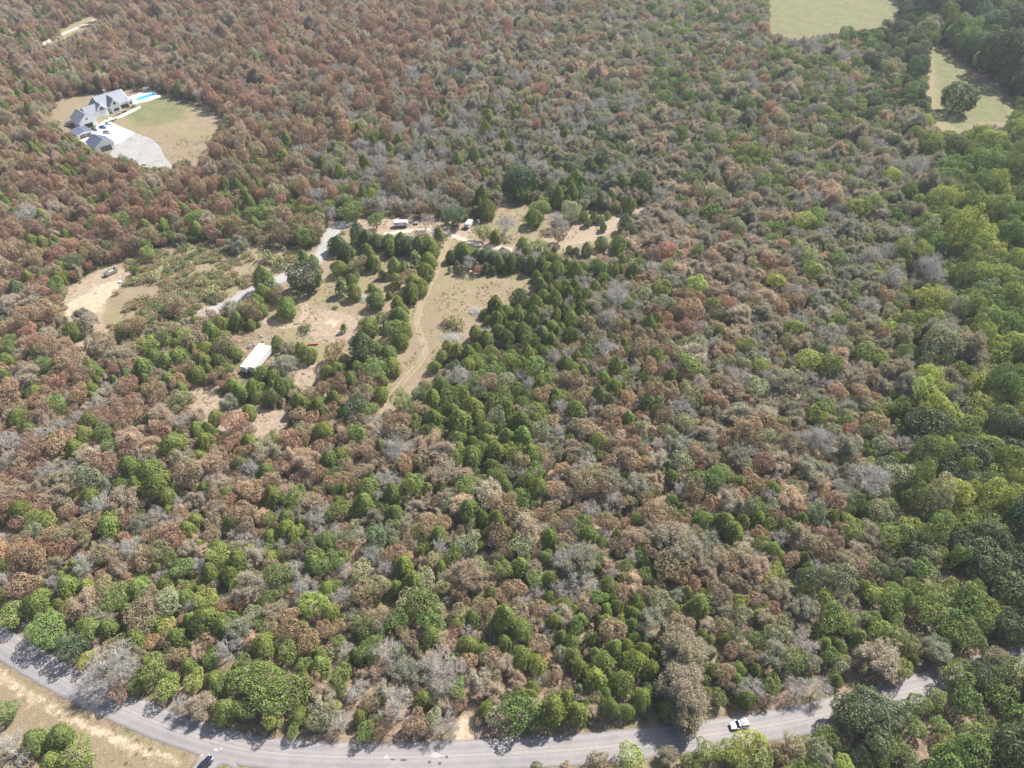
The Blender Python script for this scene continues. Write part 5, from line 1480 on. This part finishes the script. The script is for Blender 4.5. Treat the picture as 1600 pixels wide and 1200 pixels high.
# ------------------------------------------------------------------ the rest, three masses of instanced trees
def stuff(name, pts, label, cat, fams):
    protos = []; index = {}
    coll = bpy.data.collections.new(name + '_sources')
    for f_ in fams:
        for i, pr in enumerate(PROTO[f_]):
            me1 = bpy.data.meshes.new_from_object(bpy.data.objects.new('t', pr[0])) if False else None
            bm = bmesh.new(); bm.from_mesh(pr[1])
            nlf = len(bm.faces)
            bm.from_mesh(pr[0])
            bm.faces.ensure_lookup_table()
            for f2 in bm.faces[nlf:]: f2.material_index = 1
            me2 = bpy.data.meshes.new('source'); bm.to_mesh(me2); bm.free()
            me2.materials.append(M_LEAF); me2.materials.append(pr[0].materials[0])
            ob = bpy.data.objects.new(f'{name}_source_{len(protos):03d}', me2)
            coll.objects.link(ob); index[(f_, i)] = len(protos); protos.append(ob)
    for p in pts: p['ea'] = random.uniform(.85, 1.18)
    n = len(pts)
    me = bpy.data.meshes.new(name); me.vertices.add(n)
    me.vertices.foreach_set('co', np.array([(p['x'], p['y'], gz(p['x'], p['y']) - .04) for p in pts], dtype=np.float32).ravel())
    def att(nm_, ty, arr, fld):
        at = me.attributes.new(nm_, ty, 'POINT'); at.data.foreach_set(fld, np.asarray(arr).ravel())
    att('pick', 'INT', np.array([index[(KIND[p['k']][0] if p['k'] in KIND else 'tuft', p['i'])] for p in pts], dtype=np.int32), 'value')
    att('turn', 'FLOAT_VECTOR', np.array([(random.uniform(-.1, .1), random.uniform(-.1, .1), random.uniform(0, 6.283)) for p in pts], dtype=np.float32), 'vector')
    att('size', 'FLOAT_VECTOR', np.array([(p['s'] * p['ea'], p['s'] / p['ea'], p['zs']) for p in pts], dtype=np.float32), 'vector')
    tt = [tintof(p['k']) for p in pts]
    att('tint', 'FLOAT_COLOR', np.array([(*a, 1) for a, b in tt], dtype=np.float32), 'color')
    att('tint2', 'FLOAT_COLOR', np.array([(*b, 1) for a, b in tt], dtype=np.float32), 'color')
    ob = bpy.data.objects.new(name, me); COL.objects.link(ob)
    ng = bpy.data.node_groups.new(name, 'GeometryNodeTree')
    ng.interface.new_socket('Geometry', in_out='INPUT', socket_type='NodeSocketGeometry')
    ng.interface.new_socket('Geometry', in_out='OUTPUT', socket_type='NodeSocketGeometry')
    N = ng.nodes; gi = N.new('NodeGroupInput'); go = N.new('NodeGroupOutput')
    ip = N.new('GeometryNodeInstanceOnPoints'); ci = N.new('GeometryNodeCollectionInfo')
    ci.inputs['Collection'].default_value = coll; ci.inputs['Separate Children'].default_value = True; ci.inputs['Reset Children'].default_value = True
    def na(nm_, ty):
        q = N.new('GeometryNodeInputNamedAttribute'); q.data_type = ty; q.inputs[0].default_value = nm_; return q.outputs[0]
    L = ng.links
    L.new(gi.outputs[0], ip.inputs['Points']); L.new(ci.outputs[0], ip.inputs['Instance'])
    ip.inputs['Pick Instance'].default_value = True
    L.new(na('pick', 'INT'), ip.inputs['Instance Index'])
    L.new(na('turn', 'FLOAT_VECTOR'), ip.inputs['Rotation']); L.new(na('size', 'FLOAT_VECTOR'), ip.inputs['Scale'])
    L.new(ip.outputs[0], go.inputs[0])
    md_ = ob.modifiers.new('scatter', 'NODES'); md_.node_group = ng
    return setp(ob, label, cat, kind='stuff')


rest_items = [it for it in items if not it['solo']]
stuff('leafy_trees', [i for i in rest_items if i['name'] == 'leafy_tree'], 'mass of smaller green, brown and rust-leaved trees filling the wood', 'trees', ['broad', 'big'])
stuff('cedar_trees', [i for i in rest_items if i['name'] == 'cedar_tree'], 'mass of smaller olive and dark green cedars through the wood', 'cedars', ['cedar'])
stuff('bare_trees', [i for i in rest_items if i['name'] in ('bare_tree', 'thinning_tree')], 'mass of smaller leafless and half-bare grey trees through the wood', 'bare trees', ['bare', 'thin'])
def lo(l, f_, m_):
    out = []
    for k, x, y, r_ in l:
        kk = k if f_ == 'bush' else k
        i = random.randrange(len(PROTO[f_]))
        out.append(dict(k=k, i=i, x=x, y=y, s=r_ * m_, zs=r_ * m_ * random.uniform(.7, 1.3)))
    return out
for q in under:
    pass
under2 = [(k if k != 'g' else 'u', x, y, r_) for k, x, y, r_ in under]
stuff('undergrowth', lo(under2, 'bush', 1.0), 'olive and brown brush growing under the trees and over the shrubby field', 'undergrowth', ['bush'])
for k in 'stu': KIND[k + 'T'] = ('tuft',) + KIND[k][1:]
stuff('weeds', [dict(q, k=q['k'] + 'T') for q in lo(tufts, 'tuft', 1.0)], 'dry weed and grass tufts dotted over the open ground', 'weeds', ['tuft'])
# ------------------------------------------------------------------ the air
hz = bpy.data.materials.new('thin_haze'); hz.use_nodes = True
hz.node_tree.nodes.clear()
ho = hz.node_tree.nodes.new('ShaderNodeOutputMaterial'); hv = hz.node_tree.nodes.new('ShaderNodeVolumePrincipled')
hv.inputs['Color'].default_value = (.78, .84, .95, 1)
hv.inputs['Density'].default_value = 0.00010
hv.inputs['Anisotropy'].default_value = 0.0
hz.node_tree.links.new(hv.outputs[0], ho.inputs['Volume'])
hb_ = MB(); hb_.box(0, 0, 96.5, 8400, 8400, 199)
setp(hb_.build('haze', hz), kind='stuff')
